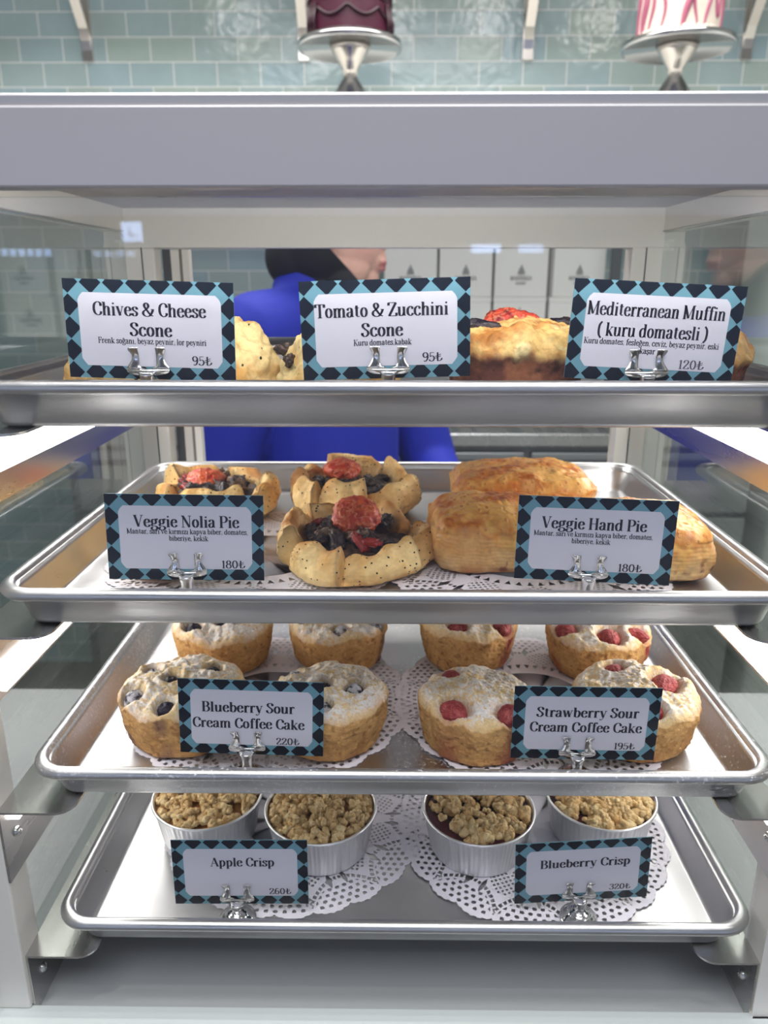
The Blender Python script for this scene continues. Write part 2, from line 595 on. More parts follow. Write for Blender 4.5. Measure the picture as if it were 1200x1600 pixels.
b = MB(); b.box(-0.29, 0.29, 0.374, 0.386, 1.4412, 1.4757, 0, 0.0012); cpart('header_fascia', b, M['fascia'])
b = MB(); b.box(-0.292, 0.292, 0.377, 0.826, 1.4757, 1.4812, 0, 0.0012); cpart('top_panel', b, M['lip'])
b = MB(); b.box(-0.272, 0.272, 0.386, 0.80, 1.4696, 1.4752); cpart('ceiling_panel', b, M['fascia'])
b = MB(); b.box(-0.29, 0.29, 0.80, 0.824, 1.4325, 1.4757, 0, 0.001)
b.box(-0.29, 0.29, 0.797, 0.80, 1.4325, 1.4365)
cpart('rear_beam', b, M['white_metal'])
for s in (-1, 1):
    b = MB(); b.box(s * 0.290, s * 0.268, 0.386, 0.80, 1.448, 1.4755, 0, 0.001); cpart('side_beam', b, M['white_metal'])
    b = MB(); b.box(s * 0.274, s * 0.269, 0.4265, 0.798, 0.917, 1.447); cpart('side_glass', b, M['side_glass'])
    b = MB(); b.box(s * 0.274, s * 0.251, 0.4005, 0.425, 0.914, 1.4695, 0, 0.0015); cpart('front_post', b, M['white_metal'])
    b = MB(); b.box(s * 0.290, s * 0.2405, 0.80, 0.824, 0.917, 1.4325, 0, 0.0015)
    b.box(s * 0.2535, s * 0.2525, 0.7992, 0.80, 0.917, 1.4325, 1)
    cpart('rear_post', b, [M['white_metal'], M['gasket']])
b = MB(); b.box(-0.274, 0.274, 0.3935, 0.3985, 0.915, 1.4395); fg = cpart('front_glass', b, M['glass'])
for s in (-1, 1):
    b = MB(); b.box(s * 0.274, s * 0.2722, 0.3925, 0.3932, 0.915, 1.4395); cpart('glass_edge_seal', b, M['gasket'])
b = MB(); b.box(-0.29, 0.29, 0.378, 0.826, 0.893, 0.906, 0, 0.001); cpart('base_deck', b, M['deck'])
b = MB(); b.box(-0.29, 0.29, 0.376, 0.404, 0.9062, 0.914, 0, 0.001); cpart('front_sill', b, M['sill'])
b = MB(); b.box(-0.24, 0.24, 0.803, 0.822, 0.906, 0.934, 0, 0.001); cpart('rear_track', b, M['white_metal'])
# sliding rear door pushed to the left: stile, dark edge and a panel behind
b = MB()
b.box(-0.240, -0.232, 0.826, 0.834, 0.934, 1.432, 1)
b.box(-0.232, -0.2225, 0.828, 0.836, 0.934, 1.432, 0)
b.box(-0.2225, -0.2185, 0.826, 0.832, 0.934, 1.432, 2)
b.box(-0.2185, -0.2115, 0.822, 0.834, 0.934, 1.432, 0)
cpart('sliding_door_stile', b, [M['white_metal'], M['gasket'], plain('door_edge', lin(120, 112, 105), 0.5)])

# rails: flange under each tray, plate down the side, zinc screws, light strip behind the flange
RZ = {1: 1.3208, 2: 1.1993, 3: 1.0770, 4: 0.957}
YF = {1: 0.402, 2: 0.402, 3: 0.4005, 4: 0.404}
LEDZ = {1: (1.286, 1.3035, 0.425), 2: (1.150, 1.1635, 0.425), 3: (1.0605, 1.0735, 0.415)}
for k in (1, 2, 3, 4):
    for s in (-1, 1):
        xin = 0.2035 if s < 0 else 0.2105
        bm = bmesh.new()
        th = 0.0016
        y0, y1, z = YF[k], 0.775, RZ[k]
        rc = 0.012
        prof = [(0.2510, y1), (0.2510, y0), (xin + rc, y0)]
        for a in range(1, 9):
            an = a / 8 * PI / 2
            prof.append((xin + rc - rc * math.sin(an), y0 + rc - rc * math.cos(an)))
        prof.append((xin, y1))
        top = [bm.verts.new((s * x, y, z)) for x, y in prof]
        bot = [bm.verts.new((s * x, y, z - th)) for x, y in prof]
        bm.faces.new(top); bm.faces.new(bot[::-1])
        n = len(prof)
        for i in range(n):
            bm.faces.new((top[i], bot[i], bot[(i + 1) % n], top[(i + 1) % n]))
        b = MB(); b.bm(bm)
        b.box(s * 0.2510, s * 0.2494, y0, y1, z - 0.055, z - th)
        rail = cpart('tray_rail', b, M['steel'])
        for sy in (y0 + 0.016, 0.74):
            sb = MB()
            V = []
            for rr, dx in ((0.0001, 0.0026), (0.0022, 0.0026), (0.0034, 0.0012), (0.0036, 0)):
                for q in range(16):
                    a = 2 * PI * q / 16
                    V.append((s * (0.2494 - dx), sy + rr * math.cos(a), z - 0.027 + rr * math.sin(a)))
            F = [(j * 16 + q, j * 16 + (q + 1) % 16, (j + 1) * 16 + (q + 1) % 16, (j + 1) * 16 + q) for j in range(3) for q in range(16)]
            sb.add(V, F, 0, True)
            xs = s * (0.2494 - 0.0029)
            sb.box(xs - 0.0003, xs + 0.0003, sy - 0.0016, sy + 0.0016, z - 0.0273, z - 0.0267)
            sb.box(xs - 0.0003, xs + 0.0003, sy - 0.0003, sy + 0.0003, z - 0.0286, z - 0.0254)
            sb.build('screw', M['screw'], rail)
        if k in LEDZ:
            z0, z1, yl = LEDZ[k]
            lb = MB()
            lb.box(s * 0.2494, s * 0.2455, yl, 0.765, z0, z1, 0)
            lo = lb.build('light_strip', M['led_low'] if k == 3 else M['led'], rail)
            lo['label'] = 'glowing white light strip'
# unseen light strip added behind the header to brighten beam and top tray
b = MB(); b.box(-0.24, 0.24, 0.3865, 0.3885, 1.4440, 1.4600)
o = cpart('light_strip', b, emit('added_header_led', (1.0, 0.975, 0.94), LED_STRENGTH * 1.6))
o['label'] = 'unseen added light strip behind the header'

# ------------------------------------------------------------------ trays


def rrect(hx, y0, y1, r, n=7):
    P = []
    for cx, cy, a0 in ((hx - r, y1 - r, 0), (-hx + r, y1 - r, 90), (-hx + r, y0 + r, 180), (hx - r, y0 + r, 270)):
        for k in range(n + 1):
            a = math.radians(a0 + 90 * k / n)
            P.append((cx + r * math.cos(a), cy + r * math.sin(a)))
    return P


def make_tray(zr, cx, mat_, label):
    W2, Y0, Y1, R = 0.240, -0.167, 0.170, 0.024
    loops = []  # (inset, z)
    loops.append((0.019, -0.0222))
    loops.append((0.0170, -0.0219)); loops.append((0.0155, -0.0205))
    loops.append((0.0095, -0.004)); loops.append((0.0088, 0.0008))
    for k in range(9):
        a = math.radians(180 - k * 30)
        loops.append((0.0044 - 0.0044 * math.cos(a), 0.0042 * math.sin(a)))
    loops.append((0.0092, -0.0045))
    loops.append((0.0138, -0.0205)); loops.append((0.0152, -0.0226)); loops.append((0.0175, -0.0236))
    V, F = [], []
    n = 32
    for ins, z in loops:
        for x, y in rrect(W2 - ins, Y0 + ins, Y1 - ins, max(R - ins * 0.75, 0.01)):
            V.append((x, y, z))
    for j in range(len(loops) - 1):
        for k in range(n):
            k2 = (k + 1) % n
            F.append((j * n + k, j * n + k2, (j + 1) * n + k2, (j + 1) * n + k))
    F.append(tuple(range(n)))
    F.append(tuple((len(loops) - 1) * n + k for k in range(n)))
    b = MB()
    b.add(V, F, 0, True)
    b.sm[-1] = b.sm[-2] = False
    o = b.build('baking_tray', mat_, None, (cx, 0.5706, zr))
    tag(o, label, 'tray', 'aluminium trays in the display case')
    return o


ZR = {1: 1.3452, 2: 1.2238, 3: 1.1015, 4: 0.9815}
CX = {1: 0.0, 2: 0.002, 3: 0.0065, 4: 0.0085}
FL = {k: ZR[k] - 0.0222 for k in ZR}
make_tray(ZR[1], CX[1], M['alu'], 'topmost aluminium tray, holding scones and savoury muffins')
make_tray(ZR[2], CX[2], M['alu'], 'second aluminium tray from the top, holding the veggie pies')
make_tray(ZR[3], CX[3], M['alu_sugar'], 'sugar-dusted aluminium tray holding the round coffee cakes')
make_tray(ZR[4], CX[4], M['alu'], 'lowest aluminium tray, holding foil cups of crumble')

# ------------------------------------------------------------------ lace doilies


def doily_mesh(R=0.112, seed=0):
    na, nr = 1080, 100
    r0 = 0.40 * R
    th = np.arange(na) * 2 * PI / na
    rr = r0 + (R * 1.03 - r0) * np.arange(nr + 1) / nr
    T, RR = np.meshgrid(th, rr)
    X, Y = RR * np.cos(T), RR * np.sin(T)
    P = np.stack([X.ravel(), Y.ravel(), np.zeros(X.size)], 1)
    P[:, 2] = 0.0004 + 0.0004 * fbm(P, 40, seed, 2)
    # cell centres
    tc = (np.arange(na) + 0.5) * 2 * PI / na
    rc = (rr[:-1] + rr[1:]) / 2
    TC, RC = np.meshgrid(tc, rc)
    q = RC / R
    keep = np.ones(TC.shape, bool)
    edge = 0.955 + 0.035 * np.abs(np.sin(TC * 12)) + 0.012 * np.abs(np.sin(TC * 60))
    keep &= q < edge

    def dots(cond, nth, r0_, dr, rad, stag=True):
        nonlocal keep
        row = np.floor((q - r0_) / dr)
        fr = (q - r0_) / dr - row - 0.5
        tt = TC * nth / (2 * PI) + (0.5 * (row % 2) if stag else 0)
        ft = tt - np.floor(tt) - 0.5
        d = np.hypot(ft * 2 * PI * q / nth, fr * dr)
        keep &= ~(cond & (d < rad))

    sec = np.floor(TC * 12 / (2 * PI)).astype(int)
    fs = TC * 12 / (2 * PI) - sec - 0.5
    # outer fans of dots under every scallop
    fan = np.hypot(fs * 0.5, (q - 0.99)) < 0.24
    dots(fan & (q < 0.95) & (q > 0.78), 96, 0.78, 0.045, 0.0150)
    # arc of slots round each fan
    d2 = np.hypot(fs * 0.5, q - 0.99)
    a2 = np.arctan2(q - 0.99, fs * 0.5)
    sl = (np.abs(np.mod(a2 * 6.5, 1) - 0.5) < 0.33)
    keep &= ~((d2 > 0.255) & (d2 < 0.285) & sl & (q < 0.94))
    # lattice patch of squares between fans
    f3 = TC * 12 / (2 * PI) - np.floor(TC * 12 / (2 * PI) + 0.5)
    u = f3 * 2 * PI * q / 12
    v = q - 0.64
    lat = np.hypot(u * 0.95, v) < 0.105
    keep &= ~(lat & (np.abs(np.mod((u + v) * 22, 1) - 0.5) < 0.27) & (np.abs(np.mod((u - v) * 22, 1) - 0.5) < 0.27))
    # dart-shaped slits fanning inwards
    f4 = np.mod(TC * 48 / (2 * PI), 1) - 0.5
    keep &= ~((q > 0.475) & (q < 0.525) & (np.abs(f4) < 0.30 * (q - 0.465) / 0.06))
    # leaf slits either side of each fan
    f5 = np.abs(f3) - 0.36
    keep &= ~((q > 0.66) & (q < 0.80) & (np.abs(f5) < 0.045 * np.sin((q - 0.66) / 0.14 * PI)))
    jj, kk = np.nonzero(keep)
    k2 = (kk + 1) % na
    F = np.stack([jj * na + kk, jj * na + k2, (jj + 1) * na + k2, (jj + 1) * na + kk], 1)
    # drop unused verts
    used = np.unique(F)
    remap = -np.ones(len(P), dtype=np.int64)
    remap[used] = np.arange(len(used))
    V = P[used]
    F = remap[F]
    inner = [int(remap[k]) for k in range(na) if remap[k] >= 0]
    c = len(V)
    V = np.vstack([V, [[0, 0, 0.0005]]])
    Fl = F.tolist() + [(inner[i], c, inner[(i + 1) % len(inner)])[::-1] for i in range(len(inner))]
    return mesh('doily', V, Fl, M['paper'], smooth=True)


dm = doily_mesh()
DO = [(2, -0.100, 0.536, 0.10, 'white lace doily under the round veggie pies'),
      (2, 0.096, 0.534, 0.55, 'white lace doily under the rectangular hand pies'),
      (3, -0.096, 0.534, 0.30, 'sugar-dusted lace doily under the blueberry coffee cakes'),
      (3, 0.113, 0.5325, 0.78, 'sugar-dusted lace doily under the strawberry coffee cakes'),
      (4, -0.080, 0.546, 0.22, 'white lace doily under the apple crisp cups'),
      (4, 0.117, 0.534, 0.62, 'white lace doily under the blueberry crisp cups')]
for i, (k, x, y, rz, lab) in enumerate(DO):
    o = link('lace_doily', dm, None, (x, y, FL[k] + 0.0002 + 0.0009 * (i % 2)), rz)
    tag(o, lab, 'doily', 'lace doilies lining the trays')
PAPER = 0.0022

# ------------------------------------------------------------------ lettering: a drawn high-contrast serif hand
XH = 0.68


def Lp(*p, w=None):
    return ('L', [(p[i], p[i + 1]) for i in range(0, len(p), 2)], w)


def V_(x, a, b_):
    return ('L', [(x, a), (x, b_)], None)


def H_(a, b_, y, w=None):
    return ('L', [(a, y), (b_, y)], w)


def A_(cx, cy, rx, ry, a0, a1):
    n = max(6, int(abs(a1 - a0) / 12))
    return ('L', [(cx + rx * math.cos(math.radians(a0 + (a1 - a0) * k / n)), cy + ry * math.sin(math.radians(a0 + (a1 - a0) * k / n))) for k in range(n + 1)], None)


def K_(*p):
    """smooth curve through points"""
    P = [Vector((p[i], p[i + 1])) for i in range(0, len(p), 2)]
    Q = [P[0] * 2 - P[1]] + P + [P[-1] * 2 - P[-2]]
    out = []
    for i in range(1, len(Q) - 2):
        for k in range(6):
            t = k / 6
            a, b2, c, d = Q[i - 1], Q[i], Q[i + 1], Q[i + 2]
            v = 0.5 * ((2 * b2) + (c - a) * t + (2 * a - 5 * b2 + 4 * c - d) * t * t + (3 * b2 - a - 3 * c + d) * t ** 3)
            out.append((v.x, v.y))
    out.append((P[-1].x, P[-1].y))
    return ('L', out, None)


def O_(x, y, r=0.075):
    return ('O', [(x, y)], r)


TK = 1.0   # explicit widths: 1 = thick stem, 0.3 = hairline
GL = {
    'A': (.70, [Lp(.09, 0, .34, .98, w=.32), Lp(.34, 1, .60, 0, w=1), H_(.17, .50, .33), H_(0, .19, 0), H_(.48, .71, 0)]),
    'B': (.62, [V_(.16, 0, 1), H_(.03, .32, 1), H_(.03, .34, 0), A_(.32, .76, .18, .24, 90, -90), H_(.16, .34, .52), A_(.34, .26, .21, .26, 90, -90)]),
    'C': (.62, [K_(.56, .70, .53, .90, .36, 1.0, .17, .84, .11, .5, .17, .16, .36, 0, .53, .10, .57, .28), V_(.565, .68, .84)]),
    'F': (.56, [V_(.16, 0, 1), H_(.03, .54, 1), H_(.16, .42, .53), V_(.52, .78, 1), V_(.42, .42, .64), H_(.03, .30, 0)]),
    'H': (.74, [V_(.16, 0, 1), V_(.58, 0, 1), H_(.16, .58, .52), H_(.03, .29, 0), H_(.03, .29, 1), H_(.45, .71, 0), H_(.45, .71, 1)]),
    'K': (.70, [V_(.16, 0, 1), H_(.03, .29, 0), H_(.03, .29, 1), Lp(.58, 1, .18, .42, w=.35), Lp(.28, .56, .60, 0, w=1), H_(.46, .70, 1), H_(.48, .72, 0)]),
    'M': (.88, [V_(.14, 0, 1), Lp(.12, 1, .42, .05, w=1), Lp(.42, .05, .70, 1, w=.35), V_(.72, 0, 1), H_(.02, .16, 1), H_(.02, .25, 0), H_(.70, .86, 1), H_(.59, .85, 0)]),
    'N': (.74, [Lp(.14, 0, .14, 1, w=.35), Lp(.13, 1, .58, 0, w=1), Lp(.60, 0, .60, 1, w=.35), H_(.02, .16, 1), H_(.03, .25, 0), H_(.49, .71, 1)]),
    'P': (.60, [V_(.16, 0, 1), H_(.03, .34, 1), A_(.34, .73, .20, .27, 90, -90), H_(.16, .34, .46), H_(.03, .31, 0)]),
    'S': (.52, [K_(.44, .78, .39, .95, .25, 1.0, .12, .91, .11, .73, .25, .55, .39, .40, .42, .20, .30, .03, .17, .01, .07, .12, .05, .27), V_(.44, .72, .9), V_(.055, .1, .28)]),
    'T': (.64, [V_(.32, 0, 1), H_(.02, .62, 1), V_(.04, .76, 1), V_(.60, .76, 1), H_(.18, .46, 0)]),
    'V': (.68, [Lp(.11, 1, .35, 0, w=1), Lp(.35, 0, .58, 1, w=.32), H_(0, .24, 1), H_(.48, .69, 1)]),
    'Z': (.62, [H_(.06, .55, 1), Lp(.54, 1, .10, 0, w=1), H_(.06, .57, 0), V_(.07, .78, 1), V_(.57, 0, .24)]),
    'a': (.50, [K_(.09, .50, .13, .63, .25, .68, .34, .60, .36, .44), Lp(.36, .5, .36, .10, .41, .02, .49, .05), K_(.36, .38, .20, .36, .09, .26, .09, .10, .18, 0, .29, .05, .36, .18), O_(.12, .53, .06)]),
    'b': (.54, [V_(.13, .02, 1), H_(.01, .13, .98), K_(.13, .50, .22, .64, .34, .66, .44, .50, .45, .30, .38, .06, .26, 0, .16, .07, .13, .16)]),
    'c': (.46, [K_(.40, .50, .35, .64, .24, .68, .11, .54, .08, .34, .11, .13, .24, 0, .36, .05, .42, .18), O_(.375, .52, .06)]),
    'd': (.56, [V_(.41, .02, 1), H_(.28, .41, .98), H_(.41, .54, .02), K_(.41, .52, .33, .65, .22, .66, .10, .50, .08, .32, .13, .07, .25, 0, .35, .06, .41, .18)]),
    'e': (.48, [H_(.09, .40, .38), K_(.40, .38, .38, .58, .25, .68, .12, .56, .08, .34, .12, .11, .25, 0, .37, .05, .43, .18)]),
    'f': (.36, [K_(.40, .90, .33, 1.0, .23, .96, .18, .80, .18, .65), V_(.18, 0, .7), H_(.04, .34, XH), H_(.05, .32, 0), O_(.375, .90, .055)]),
    'g': (.52, [A_(.24, .46, .14, .21, 0, 360), K_(.34, .60, .42, .70, .50, .66), K_(.16, .27, .09, .18, .16, .09, .34, .06, .45, -.05, .42, -.20, .26, -.28, .10, -.22, .07, -.10, .16, .0), O_(.48, .645, .05)]),
    'h': (.58, [V_(.14, 0, 1), H_(.02, .14, .98), H_(.03, .26, 0), K_(.14, .46, .22, .62, .33, .67, .42, .58, .43, .40), V_(.43, 0, .45), H_(.33, .55, 0)]),
    'i': (.30, [V_(.15, 0, XH), H_(.03, .15, XH - .02), H_(.03, .28, 0), O_(.15, .90, .075)]),
    'ı': (.30, [V_(.15, 0, XH), H_(.03, .15, XH - .02), H_(.03, .28, 0)]),
    'k': (.56, [V_(.14, 0, 1), H_(.02, .14, .98), H_(.03, .26, 0), Lp(.45, .66, .16, .28, w=.35), Lp(.24, .38, .46, 0, w=1), H_(.34, .54, .67), H_(.37, .57, 0)]),
    'l': (.30, [V_(.15, 0, 1), H_(.03, .15, .98), H_(.03, .28, 0)]),
    'm': (.86, [V_(.14, 0, XH), H_(.02, .14, XH - .02), H_(.03, .26, 0), K_(.14, .46, .21, .62, .31, .67, .40, .58, .41, .40), V_(.41, 0, .45), H_(.31, .52, 0), K_(.41, .46, .49, .62, .60, .67, .69, .58, .70, .40), V_(.70, 0, .45), H_(.60, .83, 0)]),
    'n': (.58, [V_(.14, 0, XH), H_(.02, .14, XH - .02), H_(.03, .26, 0), K_(.14, .46, .22, .62, .33, .67, .42, .58, .43, .40), V_(.43, 0, .45), H_(.33, .55, 0)]),
    'o': (.50, [A_(.25, .34, .17, .34, 0, 360)]),
    'p': (.56, [V_(.14, -.28, XH), H_(.02, .14, XH - .02), H_(.03, .28, -.28), K_(.14, .50, .22, .64, .33, .67, .44, .52, .46, .32, .39, .06, .27, 0, .18, .05, .14, .14)]),
    'r': (.42, [V_(.14, 0, XH), H_(.02, .14, XH - .02), H_(.03, .28, 0), K_(.14, .42, .20, .60, .30, .68, .38, .62), O_(.36, .60, .065)]),
    's': (.42, [K_(.35, .52, .30, .65, .19, .67, .09, .58, .12, .44, .26, .32, .34, .20, .29, .04, .18, 0, .08, .05, .05, .18), V_(.35, .48, .62), V_(.05, .06, .2)]),
    't': (.38, [Lp(.17, .86, .17, .12, .22, .02, .34, .06), H_(.04, .33, XH)]),
    'u': (.58, [Lp(.13, XH, .13, .18), K_(.13, .20, .16, .04, .26, 0, .36, .06, .42, .20), V_(.43, .02, XH), H_(.01, .13, XH - .02), H_(.32, .43, XH - .02), H_(.43, .55, .02)]),
    'v': (.52, [Lp(.10, XH, .27, 0, w=1), Lp(.27, 0, .43, XH, w=.32), H_(0, .20, XH), H_(.35, .52, XH)]),
    'w': (.76, [Lp(.10, XH, .24, 0, w=1), Lp(.24, 0, .37, XH, w=.32), Lp(.37, XH, .51, 0, w=1), Lp(.51, 0, .65, XH, w=.32), H_(0, .20, XH), H_(.57, .75, XH)]),
    'y': (.54, [Lp(.11, XH, .28, .02, w=1), Lp(.44, XH, .26, -.10, .17, -.26, .06, -.24, w=.32), H_(.01, .21, XH), H_(.36, .53, XH), O_(.07, -.21, .06)]),
    'z': (.48, [H_(.06, .41, XH), Lp(.40, XH, .08, 0, w=1), H_(.06, .43, 0), V_(.06, .52, XH), V_(.43, 0, .16)]),
    '&': (.78, [K_(.72, .50, .60, .20, .44, .02, .24, 0, .09, .14, .10, .34, .28, .52, .42, .72, .40, .90, .29, 1.0, .18, .90, .18, .72, .34, .42, .56, .10, .72, .02), H_(.58, .80, .52)]),
    '(': (.32, [K_(.27, 1.05, .12, .80, .08, .42, .12, .05, .27, -.2)]),
    ')': (.32, [K_(.05, 1.05, .20, .80, .24, .42, .20, .05, .05, -.2)]),
    ',': (.24, [O_(.11, .05, .07), Lp(.15, .04, .07, -.16, w=.4)]),
    '1': (.40, [V_(.22, 0, 1), Lp(.08, .84, .22, .99, w=.4), H_(.09, .36, 0)]),
    '2': (.54, [K_(.09, .70, .12, .92, .27, 1.0, .42, .88, .40, .66, .22, .34, .07, .05), H_(.07, .48, .03, ), V_(.48, .02, .2)]),
    '3': (.52, [K_(.08, .80, .16, .97, .28, 1.0, .41, .88, .38, .66, .22, .54), K_(.22, .54, .40, .46, .45, .26, .36, .04, .22, 0, .07, .10, .06, .24)]),
    '5': (.52, [H_(.12, .45, .98), Lp(.13, .98, .11, .52, w=.5), K_(.11, .52, .26, .62, .41, .52, .45, .30, .36, .06, .22, 0, .08, .08, .06, .20)]),
    '6': (.54, [K_(.42, .92, .28, 1.0, .14, .80, .08, .45, .11, .15, .26, 0, .42, .10, .46, .30, .38, .52, .24, .56, .11, .42)]),
    '8': (.54, [A_(.27, .76, .16, .24, 0, 360), A_(.27, .26, .20, .27, 0, 360)]),
    '9': (.54, [K_(.12, .08, .26, 0, .40, .20, .46, .55, .42, .86, .27, 1.0, .11, .90, .08, .68, .16, .47, .30, .45, .43, .60)]),
    '0': (.58, [A_(.29, .5, .20, .5, 0, 360)]),
    '₺': (.62, [V_(.22, .0, 1), K_(.22, .02, .38, .04, .52, .14, .58, .34), Lp(.02, .52, .50, .80, w=.5), Lp(.02, .32, .50, .60, w=.5)]),
    '[': (.3, []),
}
GL['ğ'] = (.52, GL['g'][1] + [K_(.10, .92, .22, .80, .36, .92)])
GL['ş'] = (.42, GL['s'][1] + [K_(.19, 0, .25, -.10, .22, -.20, .13, -.2)])
for ch, src in (('E', None), ('G', None), ('I', None), ('L', None), ('O', None), ('R', None), ('Y', None)):
    pass
GL['E'] = (.58, GL['F'][1] + [H_(.03, .54, 0), V_(.54, 0, .2)])
GL['G'] = (.68, GL['C'][1] + [V_(.57, .05, .42), H_(.44, .66, .42)])
GL['I'] = (.32, [V_(.16, 0, 1), H_(.03, .29, 0), H_(.03, .29, 1)])
GL['L'] = (.56, [V_(.16, 0, 1), H_(.03, .30, 1), H_(.03, .54, 0), V_(.54, 0, .24)])
GL['O'] = (.70, [A_(.35, .5, .26, .5, 0, 360)])
GL['R'] = (.68, GL['P'][1] + [Lp(.32, .46, .58, 0, w=1), H_(.48, .70, 0)])
GL['Y'] = (.66, [Lp(.10, 1, .33, .45, w=1), Lp(.56, 1, .33, .45, w=.32), V_(.33, 0, .46), H_(0, .22, 1), H_(.46, .67, 1), H_(.2, .46, 0)])


def text_polys(s, thick, thin, space=0.24, track=0.005):
    """2-D quads of a line of text, cap height 1, starting at x=0; returns (verts, faces, width)"""
    V, F, x = [], [], 0.0
    for ch in s:
        if ch == ' ':
            x += space
            continue
        adv, strokes = GL[ch]
        for kind, pts, w in strokes:
            if kind == 'O':
                n = len(V)
                for k in range(12):
                    a = 2 * PI * k / 12
                    V.append((x + pts[0][0] + w * math.cos(a), pts[0][1] + w * math.sin(a)))
                F.append(tuple(n + k for k in range(12)))
                continue
            n = len(V)
            m = len(pts)
            for j, (px, py) in enumerate(pts):
                a = pts[max(j - 1, 0)]
                c = pts[min(j + 1, m - 1)]
                dx, dy = c[0] - a[0], c[1] - a[1]
                ln = math.hypot(dx, dy) or 1
                dx, dy = dx / ln, dy / ln
                wd = (w * thick if w else thin + (thick - thin) * abs(dy) ** 1.6) / 2
                V.append((x + px - dy * wd, py + dx * wd))
                V.append((x + px + dy * wd, py - dx * wd))
            for j in range(m - 1):
                F.append((n + 2 * j, n + 2 * j + 1, n + 2 * j + 3, n + 2 * j + 2))
        x += adv + track
    return V, F, x - track


def lettering(name, lines, m, parent, y, thick, thin):
    """lines: (text, centre x, baseline z, cap height, width) on a plane facing -y"""
    VV, FF = [], []
    for s, cx, bz, cap, width in lines:
        V, F, w = text_polys(s, thick, thin)
        n = len(VV)
        for a, c in V:
            VV.append((cx + (a / w - 0.5) * width, y, bz + c * cap))
        FF += [tuple(k + n for k in f) for f in F]
    me = mesh(name, VV, FF, m)
    return link(name, me, parent)


# ------------------------------------------------------------------ price cards and their holders
CW, CH = 0.0955, 0.0545


def clip_poly(P, x0, x1, y0, y1):
    for ax, lim, sg in ((0, x0, 1), (0, x1, -1), (1, y0, 1), (1, y1, -1)):
        out = []
        for i in range(len(P)):
            a, c = P[i], P[(i + 1) % len(P)]
            ia, ic = sg * (a[ax] - lim) >= 0, sg * (c[ax] - lim) >= 0
            if ia:
                out.append(a)
            if ia != ic:
                t = (lim - a[ax]) / (c[ax] - a[ax])
                out.append((a[0] + t * (c[0] - a[0]), a[1] + t * (c[1] - a[1])))
        P = out
        if not P:
            break
    return P


def card_mesh():
    b = MB()
    yb = 0.0003
    b.box(-CW / 2, CW / 2, -yb, yb, -CH / 2, CH / 2, 0)
    for i in range(8):
        for j in range(5):
            if 0 < i < 7 and 0 < j < 4:
                continue
            cx, cy = 0.0026 + 0.0129 * i, 0.0018 + 0.0124 * j
            P = clip_poly([(cx - 0.0061, cy), (cx, cy - 0.0061), (cx + 0.0061, cy), (cx, cy + 0.0061)], 0, CW, 0, CH)
            if len(P) > 2:
                b.add([(-CW / 2 + x, -yb - 0.00006, CH / 2 - y) for x, y in P], [tuple(range(len(P)))], 1)
    x0, x1, y0, y1 = 0.0079, 0.0882, 0.0072, 0.0474
    c, e = 0.0030, 0.0040
    P = [(x0 + c, y0), (x1 - c, y0), (x1 - 0.4 * c, y0 + 0.45 * e), (x1, y0 + e), (x1, y1 - e), (x1 - 0.5 * c, y1 - 0.45 * e), (x1 - c, y1),
         (x0 + c, y1), (x0 + 0.5 * c, y1 - 0.45 * e), (x0, y1 - e), (x0, y0 + e), (x0 + 0.4 * c, y0 + 0.45 * e)]
    b.add([(-CW / 2 + x, -yb - 0.00012, CH / 2 - y) for x, y in P], [tuple(range(len(P)))], 2)
    b.v = [tuple(v) for v in b.v]
    me = bpy.data.meshes.new('card')
    me.from_pydata(b.v, [], b.f)
    for m in (M['c_teal'], M['c_dark'], M['c_white']):
        me.materials.append(m)
    me.polygons.foreach_set('material_index', np.asarray(b.i, dtype=np.int32))
    me.update()
    return me


card_me = card_mesh()
